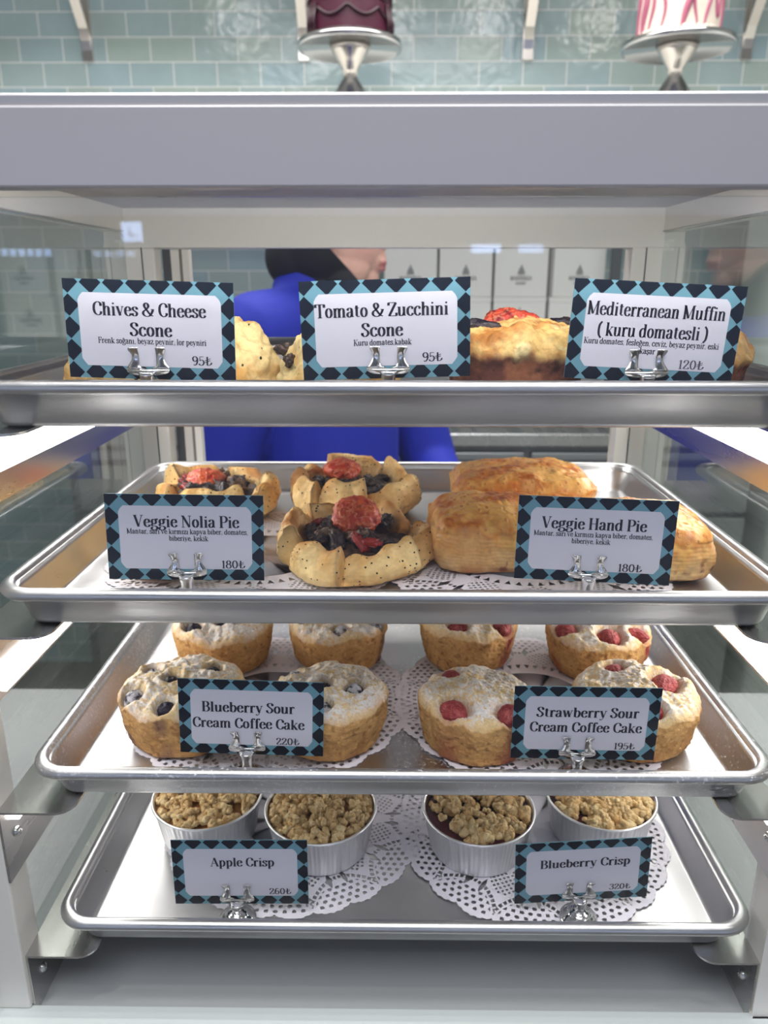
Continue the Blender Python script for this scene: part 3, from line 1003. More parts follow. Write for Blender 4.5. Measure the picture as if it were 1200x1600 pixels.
# name: tray, (x, y, z, roll, lean, yaw), clip u, titles, ingredient lines, price
CARDS = [
    ('Chives & Cheese Scone', 1, (-0.1372, 0.4375, 1.3734, 0.0277, 0, 0), .48,
     [('Chives & Cheese', .50, .355, .67), ('Scone', .505, .556, .25)],
     [('Frenk soğanı, beyaz peynir, lor peyniri', .508, .637, .645)], ('95₺', .80, .84, .12)),
    ('Tomato & Zucchini Scone', 1, (-0.0041, 0.4382, 1.3741, -0.0284, 0, 0), .51,
     [('Tomato & Zucchini', .48, .365, .785), ('Scone', .48, .565, .247)],
     [('Kuru domates,kabak', .48, .655, .345)], ('95₺', .775, .835, .12)),
    ('Mediterranean Muffin (kuru domatesli)', 1, (0.1470, 0.4375, 1.3724, 0.0489, 0, 0), .485,
     [('Mediterranean Muffin', .496, .345, .81), ('( kuru domatesli )', .49, .55, .65)],
     [('Kuru domates, fesleğen, ceviz, beyaz peynir, eski', .492, .635, .80), ('kaşar', .475, .715, .092)], ('120₺', .745, .85, .155)),
    ('Veggie Nolia Pie', 2, (-0.1269, 0.4379, 1.2495, 0.0276, -0.0379, 0.0533), .506,
     [('Veggie Nolia Pie', .51, .375, .67)],
     [('Mantar, sarı ve kırmızı kapya biber, domates,', .515, .455, .77), ('biberiye, kekik', .52, .535, .25)], ('180₺', .80, .855, .155)),
    ('Veggie Hand Pie', 2, (0.1253, 0.4435, 1.2467, 0.0123, -0.0123, -0.0905), .477,
     [('Veggie Hand Pie', .487, .37, .665)],
     [('Mantar, sarı ve kırmızı kapya biber, domates,', .487, .46, .755), ('biberiye, kekik', .477, .54, .247)], ('180₺', .74, .855, .155)),
    ('Blueberry Sour Cream Coffee Cake', 3, (-0.0927, 0.4371, 1.1241, 0.0326, -0.0270, 0.0066), .472,
     [('Blueberry Sour', .479, .425, .643), ('Cream Coffee Cake', .48, .64, .778)], [], ('220₺', .752, .853, .163)),
    ('Strawberry Sour Cream Coffee Cake', 3, (0.1278, 0.4375, 1.1211, 0.0054, 0.0140, -0.0106), .459,
     [('Strawberry Sour', .511, .41, .70), ('Cream Coffee Cake', .505, .615, .775)], [], ('195₺', .784, .85, .147)),
    ('Apple Crisp', 4, (-0.1069, 0.4375, 0.9986, 0.0074, -0.0106, 0.0191), .468,
     [('Apple Crisp', .517, .40, .475)], [], ('260₺', .79, .84, .165)),
    ('Blueberry Crisp', 4, (0.1354, 0.4391, 1.0009, -0.0465, 0.0634, 0.0389), .48,
     [('Blueberry Crisp', .518, .42, .67)], [], ('320₺', .79, .838, .16)),
]


def clip_mesh():
    """two-pronged spring clip, z=0 at the card's lower edge level, card in the plane y=0"""
    b = MB()

    def ribbon(levels, yo, th):
        # levels: (z, xl, xr, y)
        V, F = [], []
        for z, xl, xr, y in levels:
            for xx in (xl, (xl + xr) / 2, xr):
                V.append((xx, yo + y, z))
        n = len(levels)
        off = len(V)
        V += [(x, y + th, z) for x, y, z in V]
        for j in range(n - 1):
            for q in (0, 1):
                a = j * 3 + q
                F.append((a, a + 1, a + 4, a + 3))
                F.append((off + a + 3, off + a + 4, off + a + 1, off + a))
            F.append((j * 3, j * 3 + 3, off + j * 3 + 3, off + j * 3))
            F.append((j * 3 + 2, off + j * 3 + 2, off + j * 3 + 5, j * 3 + 5))
        F.append((0, off, off + 1, 1)); F.append((1, off + 1, off + 2, 2))
        e = (n - 1) * 3
        F.append((e, e + 1, off + e + 1, off + e)); F.append((e + 1, e + 2, off + e + 2, off + e + 1))
        b.add(V, F, 0, True)

    mm = 0.001
    outer = [(2.2, 4.5), (2.6, 7.8), (3.2, 10.2), (4.2, 11.9), (5.6, 12.4), (7.0, 12.0), (8.4, 11.0), (9.8, 10.0), (11.2, 9.2), (12.6, 8.8), (14.0, 9.0), (15.2, 9.8), (16.4, 10.6), (17.4, 10.7), (18.0, 10.2)]

    def yprof(z):
        z = z / mm
        if z < 9:
            return -0.0012 - 0.0006 * math.sin(z / 9 * PI)
        if z < 13.5:
            return -0.0012 + 0.0005 * math.sin((z - 9) / 4.5 * PI / 2)
        return -0.0007 - 0.0016 * ((z - 13.5) / 4.5) ** 1.3
    # plate
    lv = [(z * mm, -x * mm, x * mm, yprof(z * mm)) for z, x in outer[:5]]
    ribbon(lv, 0, -0.0005)
    for s in (-1, 1):
        lv = []
        for z, x in outer[4:]:
            inner = 5.0 if z > 7.5 else (4.2 if z > 6.5 else 0.0 if z < 6 else 3.4)
            if z < 6:
                inner = 0.0
            lv.append((z * mm, *(sorted((s * inner * mm, s * x * mm))), yprof(z * mm)))
        ribbon(lv, 0, -0.0005)
        lv = [(z * mm, *(sorted((s * 5.0 * mm, s * x * mm))), 0) for z, x in outer[4:]]
        ribbon(lv, 0.0009, 0.0005)
    lv = [(z * mm, -x * mm, x * mm, 0) for z, x in outer[:5]]
    ribbon(lv, 0.0009, 0.0005)
    return b


for (full, k, (x, y, z, roll, lean, yaw), cu, titles, subs, price) in CARDS:
    o = link('price_card', card_me)
    o.matrix_basis = Matrix.Translation((x, y, z)) @ Matrix.Rotation(yaw, 4, 'Z') @ Matrix.Rotation(lean, 4, 'X') @ Matrix.Rotation(roll, 4, 'Y')
    tag(o, 'white card with teal and navy diamond border reading %s' % full, 'price card', 'price cards')
    cap = 0.0072

    def uv(u, v):
        return (u - 0.5) * CW, CH / 2 - v * CH
    L = []
    for s, u, v, w in titles:
        a, c = uv(u, v)
        L.append((s, a, c, cap, w * CW))
    lettering('title_lettering', L, M['ink'], o, -0.00052, 0.165, 0.055)
    if subs:
        L = []
        for s, u, v, w in subs:
            a, c = uv(u, v)
            L.append((s, a, c, 0.0032, w * CW))
        lettering('ingredient_lettering', L, M['ink'], o, -0.00052, 0.145, 0.085)
    a, c = uv(price[1], price[2])
    lettering('price_lettering', [(price[0], a, c, 0.0049, price[3] * CW)], M['ink_grey'] if '120' in price[0] else M['ink'], o, -0.00052, 0.135, 0.065)
    # holder
    bx = (cu - 0.5) * CW
    Mx = o.matrix_basis
    pb = Mx @ Vector((bx, 0, -CH / 2))
    h = empty('card_holder', (pb.x, pb.y, FL[k] + (PAPER if k > 1 else 0)), yaw)
    tag(h, 'small chrome two-pronged holder gripping the %s card' % full.split(' (')[0], 'card holder', 'card holders')
    hz = pb.z - h.location.z
    ax = -0.0048
    b = MB()
    b.lathe([(0.0128, 0), (0.0134, 0.0009), (0.0132, 0.0018), (0.0118, 0.0024), (0.0112, 0.0034), (0.0096, 0.0046), (0.0082, 0.0052), (0.0078, 0.0062), (0.0062, 0.0074), (0.0050, 0.0078), (0.0046, 0.0084)], 48, (0, ax, 0))
    b.build('base', M['chrome'], h)
    b = MB()
    st = hz + 0.0042
    b.lathe([(0.0040, 0.008), (0.0035, 0.0092), (0.0033, 0.6 * st), (0.0036, 0.8 * st), (0.0044, 0.92 * st), (0.0050, st), (0.0040, st + 0.0004)], 32, (0, ax + 0.0004, 0))
    for i, v in enumerate(b.v):   # flatten the flared neck so it meets the clip plate
        if v[1] > -0.0022:
            b.v[i] = (v[0], -0.0022, v[2])
    b.build('stem', M['chrome'], h)
    co = clip_mesh().build('clip', M['chrome'], h, (0, 0, hz))
    co.rotation_euler = (lean * 0.8, 0, 0)

# ------------------------------------------------------------------ food builders


def grid_faces(nr, na, wrap=True):
    j, k = np.meshgrid(np.arange(nr - 1), np.arange(na if wrap else na - 1), indexing='ij')
    k2 = (k + 1) % na
    return np.stack([j * na + k, j * na + k2, (j + 1) * na + k2, (j + 1) * na + k], -1).reshape(-1, 4)


def ball(name, m, col, r, seed, parent, loc, rot=(0, 0, 0), noise=0.12, k=1.3, crown=None, cvar=None, fine=0.0, shape=None, res=(34, 48)):
    """a rough lump: squashed sphere with noise; r=(rx,ry,rz)"""
    nr, na = res
    ph = np.linspace(0.02, PI - 0.02, nr)
    th = np.arange(na) * 2 * PI / na
    PH, TH = np.meshgrid(ph, th, indexing='ij')
    ph_, th_ = PH.ravel(), TH.ravel()
    D = np.stack([np.sin(ph_) * np.cos(th_), np.sin(ph_) * np.sin(th_), np.cos(ph_)], 1)
    off = np.array([seed * 1.37 % 50, seed * 0.71 % 50, seed * 2.3 % 50])
    Q = D * (np.asarray(r) / np.mean(r)) + off        # noise space, in units of the mean radius
    if shape == 'cone':
        taper = 1 - 0.62 * np.clip((D[:, 0] + 0.2) / 1.2, 0, 1)
        D = D * np.stack([np.ones_like(taper), taper, taper], 1)
    if shape == 'slab':   # cut chunk: flattened faces
        D = np.sign(D) * np.abs(D) ** 0.62
    P = D * np.asarray(r)
    d = 1 + noise * fbm(Q, k, seed, 4, 0.55)
    t = sstep(-0.25, 0.45, fbm(Q, 2.2, seed + 3, 3))
    hi = None
    if fine:
        d = d + fine * vnoise(Q, 9, seed)
    if crown == 'wrinkle':
        w = np.abs(fbm(Q * [1, 1, 0.6], 2.6, seed + 9, 3, 0.6))
        rid = np.exp(-(w / 0.07) ** 2)
        d = d + 0.05 * rid - 0.05 * sstep(0.15, 0.5, w)
        hi = rid  # pale highlights painted into the colour along the wrinkle ridges
    if crown == 'seeds':
        g = np.cos(th_ * 11 + (np.round(ph_ * 4.8) % 2) * PI) * np.cos(ph_ * 15)
        d = d - 0.035 * sstep(0.35, 0.75, g) + 0.05 * fbm(Q, 6, seed + 5, 2)
        hi = sstep(0.6, 0.8, g) * 0.55
    if crown == 'berry':
        d = d - 0.22 * np.exp(-(ph_ / 0.28) ** 2) + 0.08 * np.exp(-((ph_ - 0.42) / 0.12) ** 2) * (0.6 + 0.4 * np.cos(5 * th_))
        t = sstep(-0.15, 0.35, fbm(Q, 1.9, seed + 3, 5, 0.7) + 0.22 * np.cos(ph_))
    P = P * d[:, None]
    c = mixc(col, np.asarray(cvar if cvar is not None else [q * 0.6 for q in col]), t)
    if hi is not None:
        c = mixc(c, np.asarray(lin(238, 158, 116) if crown == 'wrinkle' else lin(214, 150, 120)), hi * 0.6)
    F = grid_faces(nr, na).tolist()
    F.append(list(range(na))[::-1]); F.append([(nr - 1) * na + q for q in range(na)])
    me = mesh(name, P, F, m, smooth=True, cols=c)
    o = link(name, me, parent, loc)
    o.rotation_euler = rot
    return o


DUST = np.array(lin(238, 233, 228))


def coffee_cake(label, group, cx, cy, seed, fruit, pits, h=0.0385, R0=0.0425):
    na, nt, ns = 240, 74, 50
    rng = np.random.RandomState(seed)
    th = np.arange(na) * 2 * PI / na
    ring = np.stack([np.cos(th), np.sin(th), np.zeros(na)], 1)
    R = R0 * (1 + 0.045 * fbm(ring, 1.7, seed, 2) + 0.012 * fbm(ring, 9, seed + 4, 2))
    rows, kinds = [], []
    for j in range(nt):
        q = (j + 0.3) / nt
        q = q ** 0.85
        x, y = R * q * np.cos(th), R * q * np.sin(th)
        P = np.stack([x, y, np.zeros(na)], 1)
        z = h + 0.0045 * (1 - q ** 2) + 0.0046 * fbm(P, 55, seed + 1, 3) + 0.0016 * fbm(P, 300, seed + 2, 3)
        z = z - 0.0055 * max(0, (q - 0.8) / 0.2) ** 2.6
        for (px, py, rad) in pits:
            d = np.hypot(x - px, y - py)
            z = z - 0.0080 * np.exp(-(d / (rad * 1.15)) ** 4) + 0.0018 * np.exp(-((d - rad * 1.5) / (rad * 0.45)) ** 2)
        rows.append(np.stack([x, y, z], 1))
        kinds.append(q)
    top_edge = rows[-1][:, 2].copy()
    for j in range(1, ns + 1):
        t_ = j / ns
        rr = R * (1.0 + 0.012 * math.sin(t_ * PI) - 0.15 * t_ ** 1.25) - (0.004 * max(0, (t_ - 0.93) / 0.07) ** 2)
        z = top_edge * (1 - t_)
        P = np.stack([rr * np.cos(th), rr * np.sin(th), z], 1)
        dsp = 0.0016 * fbm(P, 110, seed + 6, 3) + 0.0008 * fbm(P, 420, seed + 9, 3)
        rr = rr + dsp
        rows.append(np.stack([rr * np.cos(th), rr * np.sin(th), z], 1))
        kinds.append(1 + t_)
    P = np.concatenate(rows)
    kd = np.repeat(np.array(kinds), na)
    n1 = fbm(P, 70, seed + 11, 3)
    n2 = fbm(P, 480, seed + 12, 3)
    base_top = mixc(lin(232, 202, 150), lin(222, 170, 100), sstep(-0.2, 0.5, n1 + 0.5 * n2))
    side_t = np.clip(kd - 1, 0, 1)
    side = mixc(lin(218, 170, 108), lin(172, 120, 70), np.clip(side_t * 0.55 + 0.6 * n1 + 0.35 * n2, 0, 1))
    side = mixc(side, lin(140, 90, 50), sstep(0.28, 0.5, fbm(P, 300, seed + 15, 2)) * 0.6)
    col = mixc(base_top, side, sstep(0.93, 1.06, kd))
    dust = sstep(1.03 + 0.10 * n1, 0.84 + 0.10 * n1, kd) * sstep(-0.30, 0.42, n2 * 1.2 + n1 * 0.9 + 1.0 * fbm(P, 900, seed + 16, 2) + 0.20)
    for (px, py, rad) in pits:
        d = np.hypot(P[:, 0] - px, P[:, 1] - py)
        wet = np.exp(-(d / (rad * 1.05)) ** 4)
        stain = np.array(lin(150, 62, 60)) if fruit == 'strawberry' else np.array(lin(70, 44, 72))
        drip = sstep(0.006, 0.001, np.abs((np.arctan2(P[:, 1], P[:, 0]) - math.atan2(py, px)) * 0.04)) * sstep(1.0, 1.06, kd) * sstep(1.5, 1.2, kd) * (math.hypot(px, py) > 0.034)
        wt = np.clip(wet * 0.75 + drip * 0.55, 0, 1)
        col = mixc(col, stain, wt)
        dust = dust * (1 - np.clip(wet * 1.1, 0, 1))
    col = mixc(col, DUST, dust * 0.93)
    F = grid_faces(len(rows), na).tolist()
    F.append(list(range(na))[::-1]); F.append([(len(rows) - 1) * na + q for q in range(na)])
    me = mesh('coffee_cake', P, F, M['cake'], smooth=True, cols=col)
    o = link('coffee_cake', me, None, (cx, cy, FL[3] + PAPER))
    tag(o, label, 'cake', group)
    for i, (px, py, rad) in enumerate(pits):
        zz = h + 0.0045 * (1 - (math.hypot(px, py) / R0) ** 2) - 0.0005
        pull = 1.0 if math.hypot(px, py) < 0.032 else 0.95
        if fruit == 'strawberry':
            ball('strawberry_piece', M['strawberry'], lin(146, 48, 54), (rad * 1.38, rad * 1.02, rad * 0.9), seed * 7 + i, o, (px * pull, py * pull, zz - 0.0058),
                 (0, -0.35, rng.uniform(-2.4, -0.8)), 0.16, 1.2, 'seeds', cvar=lin(178, 84, 84), shape='cone', res=(70, 96))
        else:
            sug = rng.rand() < 0.65
            ball('blueberry', M['blueberry'], lin(30, 28, 44), (rad * 0.95,) * 3, seed * 7 + i, o, (px * pull, py * pull, zz - 0.0048),
                 (rng.uniform(-.3, .5), rng.uniform(-.4, .4), 0), 0.12, 1.2, 'berry', cvar=lin(36, 30, 48) if not sug else lin(206, 203, 208), res=(50, 72))
    return o


G3b, G3s = 'blueberry coffee cakes', 'strawberry coffee cakes'
coffee_cake('sugared blueberry coffee cake partly behind the blueberry card, front left of its tray', G3b, -0.1515, 0.489, 11, 'blueberry',
            [(-.032, -.019, .0078), (-.009, .000, .0062), (-.027, .014, .0058), (-.004, -.034, .0066), (.018, .016, .006)], R0=0.0452)
coffee_cake('sugared blueberry coffee cake right of the blueberry card, front row', G3b, -0.0455, 0.4845, 12, 'blueberry',
            [(.019, -.006, .0072), (-.002, -.028, .0072), (-.003, -.004, .006), (-.028, .020, .006)])
coffee_cake('blueberry coffee cake in the back row, leftmost', G3b, -0.147, 0.599, 13, 'blueberry',
            [(-.020, -.020, .0072), (.004, -.015, .0064), (.014, -.014, .0066), (.0, .02, .006)])
coffee_cake('blueberry coffee cake in the back row, second from the left', G3b, -0.047, 0.605, 14, 'blueberry',
            [(.004, -.028, .0066), (-.027, -.010, .0062), (.033, -.014, .0068), (.01, .02, .006)])
coffee_cake('strawberry coffee cake in the front row left of the strawberry card', G3s, 0.0614, 0.480, 15, 'strawberry',
            [(-.018, -.024, .0102), (.020, -.029, .0102), (-.018, .022, .008)])
coffee_cake('strawberry coffee cake half hidden behind the strawberry card, front right', G3s, 0.1765, 0.4865, 16, 'strawberry',
            [(.022, .004, .0105), (-.020, -.018, .009), (-.008, .026, .008), (.003, -.030, .007)], R0=0.0445)
coffee_cake('strawberry coffee cake in the back row with one heart-shaped berry showing', G3s, 0.0664, 0.607, 17, 'strawberry',
            [(-.011, -.024, .0092), (.029, -.019, .009), (0, .02, .008)])
coffee_cake('strawberry coffee cake at the right end of the back row', G3s, 0.1765, 0.594, 18, 'strawberry',
            [(-.029, -.012, .0095), (.003, -.026, .0100), (.030, -.019, .0090)], R0=0.0437)


def nolia_pie(label, cx, cy, R0, seed, folds, rot, tom, hh=0.030):
    """free-form pie: overlapping folds of pastry round a dark vegetable filling"""
    na, nr = 340, 64
    th = np.arange(na) * 2 * PI / na
    ring = np.stack([np.cos(th), np.sin(th), np.zeros(na)], 1)
    warp = 0.17 * vnoise(ring, 1.3, seed)
    fp = np.mod((th + rot) * folds / (2 * PI) + warp, 1)
    fi = np.floor((th + rot) * folds / (2 * PI) + warp).astype(int) % folds
    rng = np.random.RandomState(seed)
    fh = rng.uniform(-0.004, 0.006, folds)[fi]
    fr = rng.uniform(-0.004, 0.004, folds)[fi]
    # every fold swells along its length, laps over the next one and drops sharply there
    lobe = (0.25 + 0.75 * fp ** 0.75) * sstep(1.0, 0.955, fp) + 0.10 * np.sin(fp * 2 * PI)
    Rb = R0 * 0.90 * (1 + 0.06 * vnoise(ring, 1.5, seed + 2))
    Rm = R0 * (0.86 + 0.18 * lobe) + fr + 0.003 * vnoise(ring, 3, seed + 3)
    Hs = hh * (0.52 + 0.55 * lobe) + fh + 0.004 * vnoise(ring, 3.3, seed + 4)
    # profile points (radius, height) from outer bottom, out over the shoulder, into the filling
    prof = [(Rb * 0.86, 0 * Hs), (Rb * 0.985, 0.001 + 0 * Hs), (Rm * 1.0, 0.22 * Hs), (Rm * 1.02, 0.5 * Hs), (Rm * 0.985, 0.78 * Hs),
            (Rm * 0.91, 0.97 * Hs), (Rm * 0.83, 1.0 * Hs), (Rm * 0.765, 0.90 * Hs), (Rm * 0.72, 0.72 * Hs), (Rm * 0.68, 0.45 * Hs), (Rm * 0.5, 0.013 + 0 * Hs)]
    pr = np.array([p[0] for p in prof]); pz = np.array([p[1] for p in prof])
    tt = np.linspace(0, len(prof) - 1, nr)
    i0 = np.clip(np.floor(tt).astype(int), 0, len(prof) - 2)
    f = (tt - i0)[:, None]
    im, i2, i3 = np.clip(i0 - 1, 0, None), i0 + 1, np.clip(i0 + 2, None, len(prof) - 1)

    def cat(a):
        return 0.5 * (2 * a[i0] + (a[i2] - a[im]) * f + (2 * a[im] - 5 * a[i0] + 4 * a[i2] - a[i3]) * f ** 2 + (3 * a[i0] - a[im] - 3 * a[i2] + a[i3]) * f ** 3)
    RR, ZZ = cat(pr), np.maximum(cat(pz), 0)
    P = np.stack([RR * np.cos(th), RR * np.sin(th), ZZ], -1).reshape(-1, 3)
    u = np.repeat(tt / (len(prof) - 1), na)
    T = np.tile(fp, nr)
    dsp = 0.0060 * fbm(P, 40, seed + 5, 3) + 0.0013 * fbm(P, 240, seed + 6, 3)
    # flaky layers along each fold
    flake = np.sin(u * 150 + T * 9 + 6 * fbm(P, 45, seed, 2)) * 0.00055 * sstep(0.10, 0.3, u) * sstep(-0.15, 0.25, fbm(P, 38, seed + 30, 2))
    dirn = P / (np.linalg.norm(P - [0, 0, 0.01], axis=1)[:, None] + 1e-6)
    P = P + dirn * (dsp + flake)[:, None]
    P[:, 2] = np.maximum(P[:, 2], 0)
    n1 = fbm(P, 60, seed + 8, 3)
    edge = sstep(0.40, 0.56, u) * sstep(0.80, 0.62, u)
    col = mixc(lin(248, 216, 152), lin(226, 170, 94), np.clip(0.25 + 1.2 * n1 + 0.35 * edge, 0, 1))
    brown = sstep(0.20, 0.62, fbm(P, 34, seed + 9, 3) + 0.28 * edge + 0.25 * sstep(0.16, 0.05, u))
    col = mixc(col, lin(186, 116, 52), brown * 0.7)
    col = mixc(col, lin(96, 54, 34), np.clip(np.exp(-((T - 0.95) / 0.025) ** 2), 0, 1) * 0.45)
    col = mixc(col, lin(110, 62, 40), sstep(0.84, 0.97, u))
    mk = sstep(0.08, 0.16, u) * sstep(0.9, 0.8, u)
    F = grid_faces(nr, na).tolist()
    F.append(list(range(na))[::-1])
    root = empty('veggie_pie', (cx, cy, FL[2] + PAPER))
    tag(root, label, 'pie', 'round veggie pies on the second tray')
    link('pastry_crust', mesh('pastry_crust', P, F, M['pastry'], smooth=True, cols=col, mask=mk), root)
    # filling bed
    q = np.linspace(0, 1, 30)
    rr = np.outer(q * R0 * 0.74, np.ones(90))
    t2 = np.tile(np.arange(90) * 2 * PI / 90, (30, 1))
    B = np.stack([rr * np.cos(t2), rr * np.sin(t2), 0.014 + 0.006 * (1 - (rr / (R0 * 0.74)) ** 2)], -1).reshape(-1, 3)
    B[:, 2] += 0.004 * fbm(B, 110, seed + 20, 3)
    bc = mixc(lin(58, 44, 42), lin(120, 88, 66), sstep(0, 0.6, fbm(B, 130, seed + 21, 3)))
    link('filling', mesh('filling', B, grid_faces(30, 90), M['eggplant'], smooth=True, cols=bc), root)
    for i in range(26):
        a, rd = rng.uniform(0, 2 * PI), R0 * 0.60 * math.sqrt(rng.rand())
        kind = rng.rand()
        loc = (rd * math.cos(a), rd * math.sin(a), 0.0205 + 0.004 * rng.rand())
        rot_ = (rng.uniform(-.6, .6), rng.uniform(-.6, .6), rng.uniform(0, 6))
        if kind < 0.68:
            ball('aubergine_piece', M['eggplant'], lin(44, 34, 40), (rng.uniform(.006, .010), rng.uniform(.004, .0065), .0030), seed * 31 + i, root, loc, rot_, 0.75, 1.6, cvar=lin(96, 78, 68), shape='slab', fine=0.05)
        elif kind < 0.84:
            ball('mushroom_piece', M['eggplant'], lin(128, 96, 70), (.008, .006, .003), seed * 31 + i, root, loc, rot_, 0.7, 1.6, cvar=lin(80, 58, 46), shape='slab', fine=0.05)
        else:
            ball('pepper_piece', M['tomato'], lin(160, 30, 24), (.0085, .0036, .0024), seed * 31 + i, root, loc, rot_, 0.6, 1.5, cvar=lin(112, 20, 20), shape='slab')
    tx, ty, tz, tr, tilt = tom
    ball('roasted_tomato', M['tomato'], lin(214, 88, 42), (tr, tr * 0.96, tr * 0.52), seed * 3 + 1, root, (tx, ty, tz), (tilt, 0, 0.2), 0.16, 1.4, 'wrinkle', cvar=lin(190, 52, 30), fine=0.015, res=(90, 120))
    return root


nolia_pie('golden poppy seed veggie pie in front with the big round red tomato', -0.0275, 0.521, 0.0575, 31, 6, 0.55, (0.001, 0.002, 0.0335, 0.0172, 0.75), 0.030)
nolia_pie('golden veggie pie right behind the front pie, its tomato half sunk in the pastry', -0.0375, 0.655, 0.056, 32, 6, 2.1, (-0.008, 0.010, 0.034, 0.0165, 0.1), 0.034)
nolia_pie('veggie pie at the back left corner, orange tomato among black aubergine', -0.158, 0.653, 0.055, 33, 5, 3.4, (-0.010, 0.002, 0.026, 0.0165, 0.25), 0.029)
nolia_pie('veggie pie almost wholly hidden behind the Veggie Nolia Pie card', -0.1535, 0.531, 0.056, 34, 6, 1.2, (0.0, 0.0, 0.028, 0.015, 0.3), 0.026)


def hand_pie(label, cx, cy, wx, wy, h, rz, seed):
    """pillow of puff pastry: layered sides, blistered glazed top"""
    na, nt, ns = 300, 60, 44
    t_ = np.arange(na) * 2 * PI / na
    e = 5.0
    cx_, sy_ = np.cos(t_), np.sin(t_)
    k = (np.abs(cx_) ** e + np.abs(sy_) ** e) ** (-1 / e)
    ux, uy = cx_ * k, sy_ * k
    rows, kd = [], []
    for j in range(nt):
        q = ((j + 0.3) / nt) ** 0.9
        x, y = ux * q * wx / 2, uy * q * wy / 2
        P = np.stack([x, y, np.zeros(na)], 1)
        ex, ey = np.abs(x) / (wx / 2), np.abs(y) / (wy / 2)
        z = h * (0.80 + 0.20 * (1 - ex ** 2.4) * (1 - ey ** 2.4) ** 0.8)
        z = z - 0.0065 * max(0, (q - 0.84) / 0.16) ** 2.2
        z = z + 0.0024 * fbm(P, 60, seed, 3) + 0.0012 * np.abs(fbm(P, 170, seed + 2, 2))
        rows.append(np.stack([x, y, z], 1)); kd.append(q)
    te = rows[-1][:, 2].copy()
    ring = np.stack([ux, uy, 0 * ux], 1)
    for j in range(1, ns + 1):
        s = j / ns
        P0 = np.stack([ux * wx / 2, uy * wy / 2, te * (1 - s)], 1)
        lam = 0.00018 * np.sin(s * 62 + 7 * fbm(P0, 42, seed + 3, 2)) * (0.35 + 0.65 * sstep(-.2, .4, vnoise(ring, 2.2, seed + 4)))
        grow = 1 + 0.03 * math.sin(s * PI) - 0.05 * s ** 3
        d = lam + 0.0036 * fbm(P0, 55, seed + 5, 3) + 0.0008 * fbm(P0, 230, seed + 6, 2) - 0.0030 * max(0, (s - 0.93) / 0.07)
        rx, ry = wx / 2 * grow + d, wy / 2 * grow + d
        rows.append(np.stack([ux * rx, uy * ry, te * (1 - s)], 1)); kd.append(1 + s)
    P = np.concatenate(rows)
    kd = np.repeat(np.array(kd), na)
    n1, n2 = fbm(P, 46, seed + 8, 3), fbm(P, 190, seed + 9, 3)
    top = mixc(lin(232, 178, 96), lin(206, 122, 42), sstep(-0.30, 0.45, n1 + 0.55 * n2))
    top = mixc(top, lin(160, 78, 26), sstep(0.30, 0.7, n1 + 0.8 * n2) * 0.7)
    st = np.clip(kd - 1, 0, 1)
    lamc = np.sin(st * 62 + 7 * fbm(P, 42, seed + 3, 2)) * sstep(-0.1, 0.3, fbm(P, 50, seed + 13, 2))
    side = mixc(lin(236, 200, 140), lin(214, 154, 84), np.clip(0.4 + 0.14 * lamc + 0.9 * n1, 0, 1))
    side = mixc(side, lin(160, 92, 48), sstep(0.72, 0.98, st + 0.25 * n1) * 0.7)
    col = mixc(top, side, sstep(1.10, 1.55, kd + 0.9 * n1))
    col = mixc(col, lin(120, 52, 40), sstep(0.34, 0.48, fbm(P, 110, seed + 14, 2)) * sstep(1.25, 1.6, kd) * 0.75)
    mk = sstep(1.12, 0.95, kd) * 1.0
    F = grid_faces(len(rows), na).tolist()
    F.append(list(range(na))[::-1]); F.append([(len(rows) - 1) * na + q for q in range(na)])
    me = mesh('hand_pie', P, F, M['puff'], smooth=True, cols=col, mask=mk)
    o = link('hand_pie', me, None, (cx, cy, FL[2] + PAPER), rz)
    tag(o, label, 'hand pie', 'rectangular hand pies on the second tray')
    return o


hand_pie('golden rectangular hand pie left of the Veggie Hand Pie card, nearest the glass', 0.0755, 0.537, 0.093, 0.090, 0.043, 0.03, 41)
hand_pie('golden hand pie with sesame at the right end, behind the Veggie Hand Pie card', 0.1765, 0.523, 0.094, 0.088, 0.0415, -0.08, 42)
hand_pie('golden hand pie lying at the back of the tray behind the other two', 0.112, 0.640, 0.118, 0.092, 0.046, 0.02, 43)


def scone(label, cx, cy, rx, ry, h, rz, seed, specks):
    na, nr = 200, 90
    th = np.arange(na) * 2 * PI / na
    ph = np.linspace(0.01, PI * 0.62, nr)
    PH, TH = np.meshgrid(ph, th, indexing='ij')
    D = np.stack([np.sin(PH) * np.cos(TH), np.sin(PH) * np.sin(TH), np.cos(PH)], -1).reshape(-1, 3)
    tri = 1 + 0.10 * np.cos(3 * TH.ravel() + seed)
    P = D * np.array([rx, ry, h]) * tri[:, None]
    P = P * (1 + 0.20 * fbm(P, 45, seed, 3) + 0.05 * fbm(P, 220, seed + 2, 3))[:, None]
    P[:, 2] = np.maximum(P[:, 2], -0.008) * 0.9
    P[:, 2] -= P[:, 2].min()
    n1, n2 = fbm(P, 60, seed + 3, 3), fbm(P, 220, seed + 4, 3)
    col = mixc(lin(242, 216, 156), lin(216, 166, 92), sstep(-0.2, 0.6, n1 + 0.4 * n2))
    col = mixc(col, lin(168, 106, 52), sstep(0.018, 0.002, P[:, 2] + 0.01 * n1) * 0.6)
    F = grid_faces(nr, na).tolist()
    F.append(list(range(na))[::-1]); F.append([(nr - 1) * na + q for q in range(na)])
    me = mesh('scone', P, F, M['scone'], smooth=True, cols=col, mask=np.full(len(P), specks))
    o = link('scone', me, None, (cx, cy, FL[1] + 0.0006), rz)
    tag(o, label, 'scone', 'scones on the top tray')
    return o


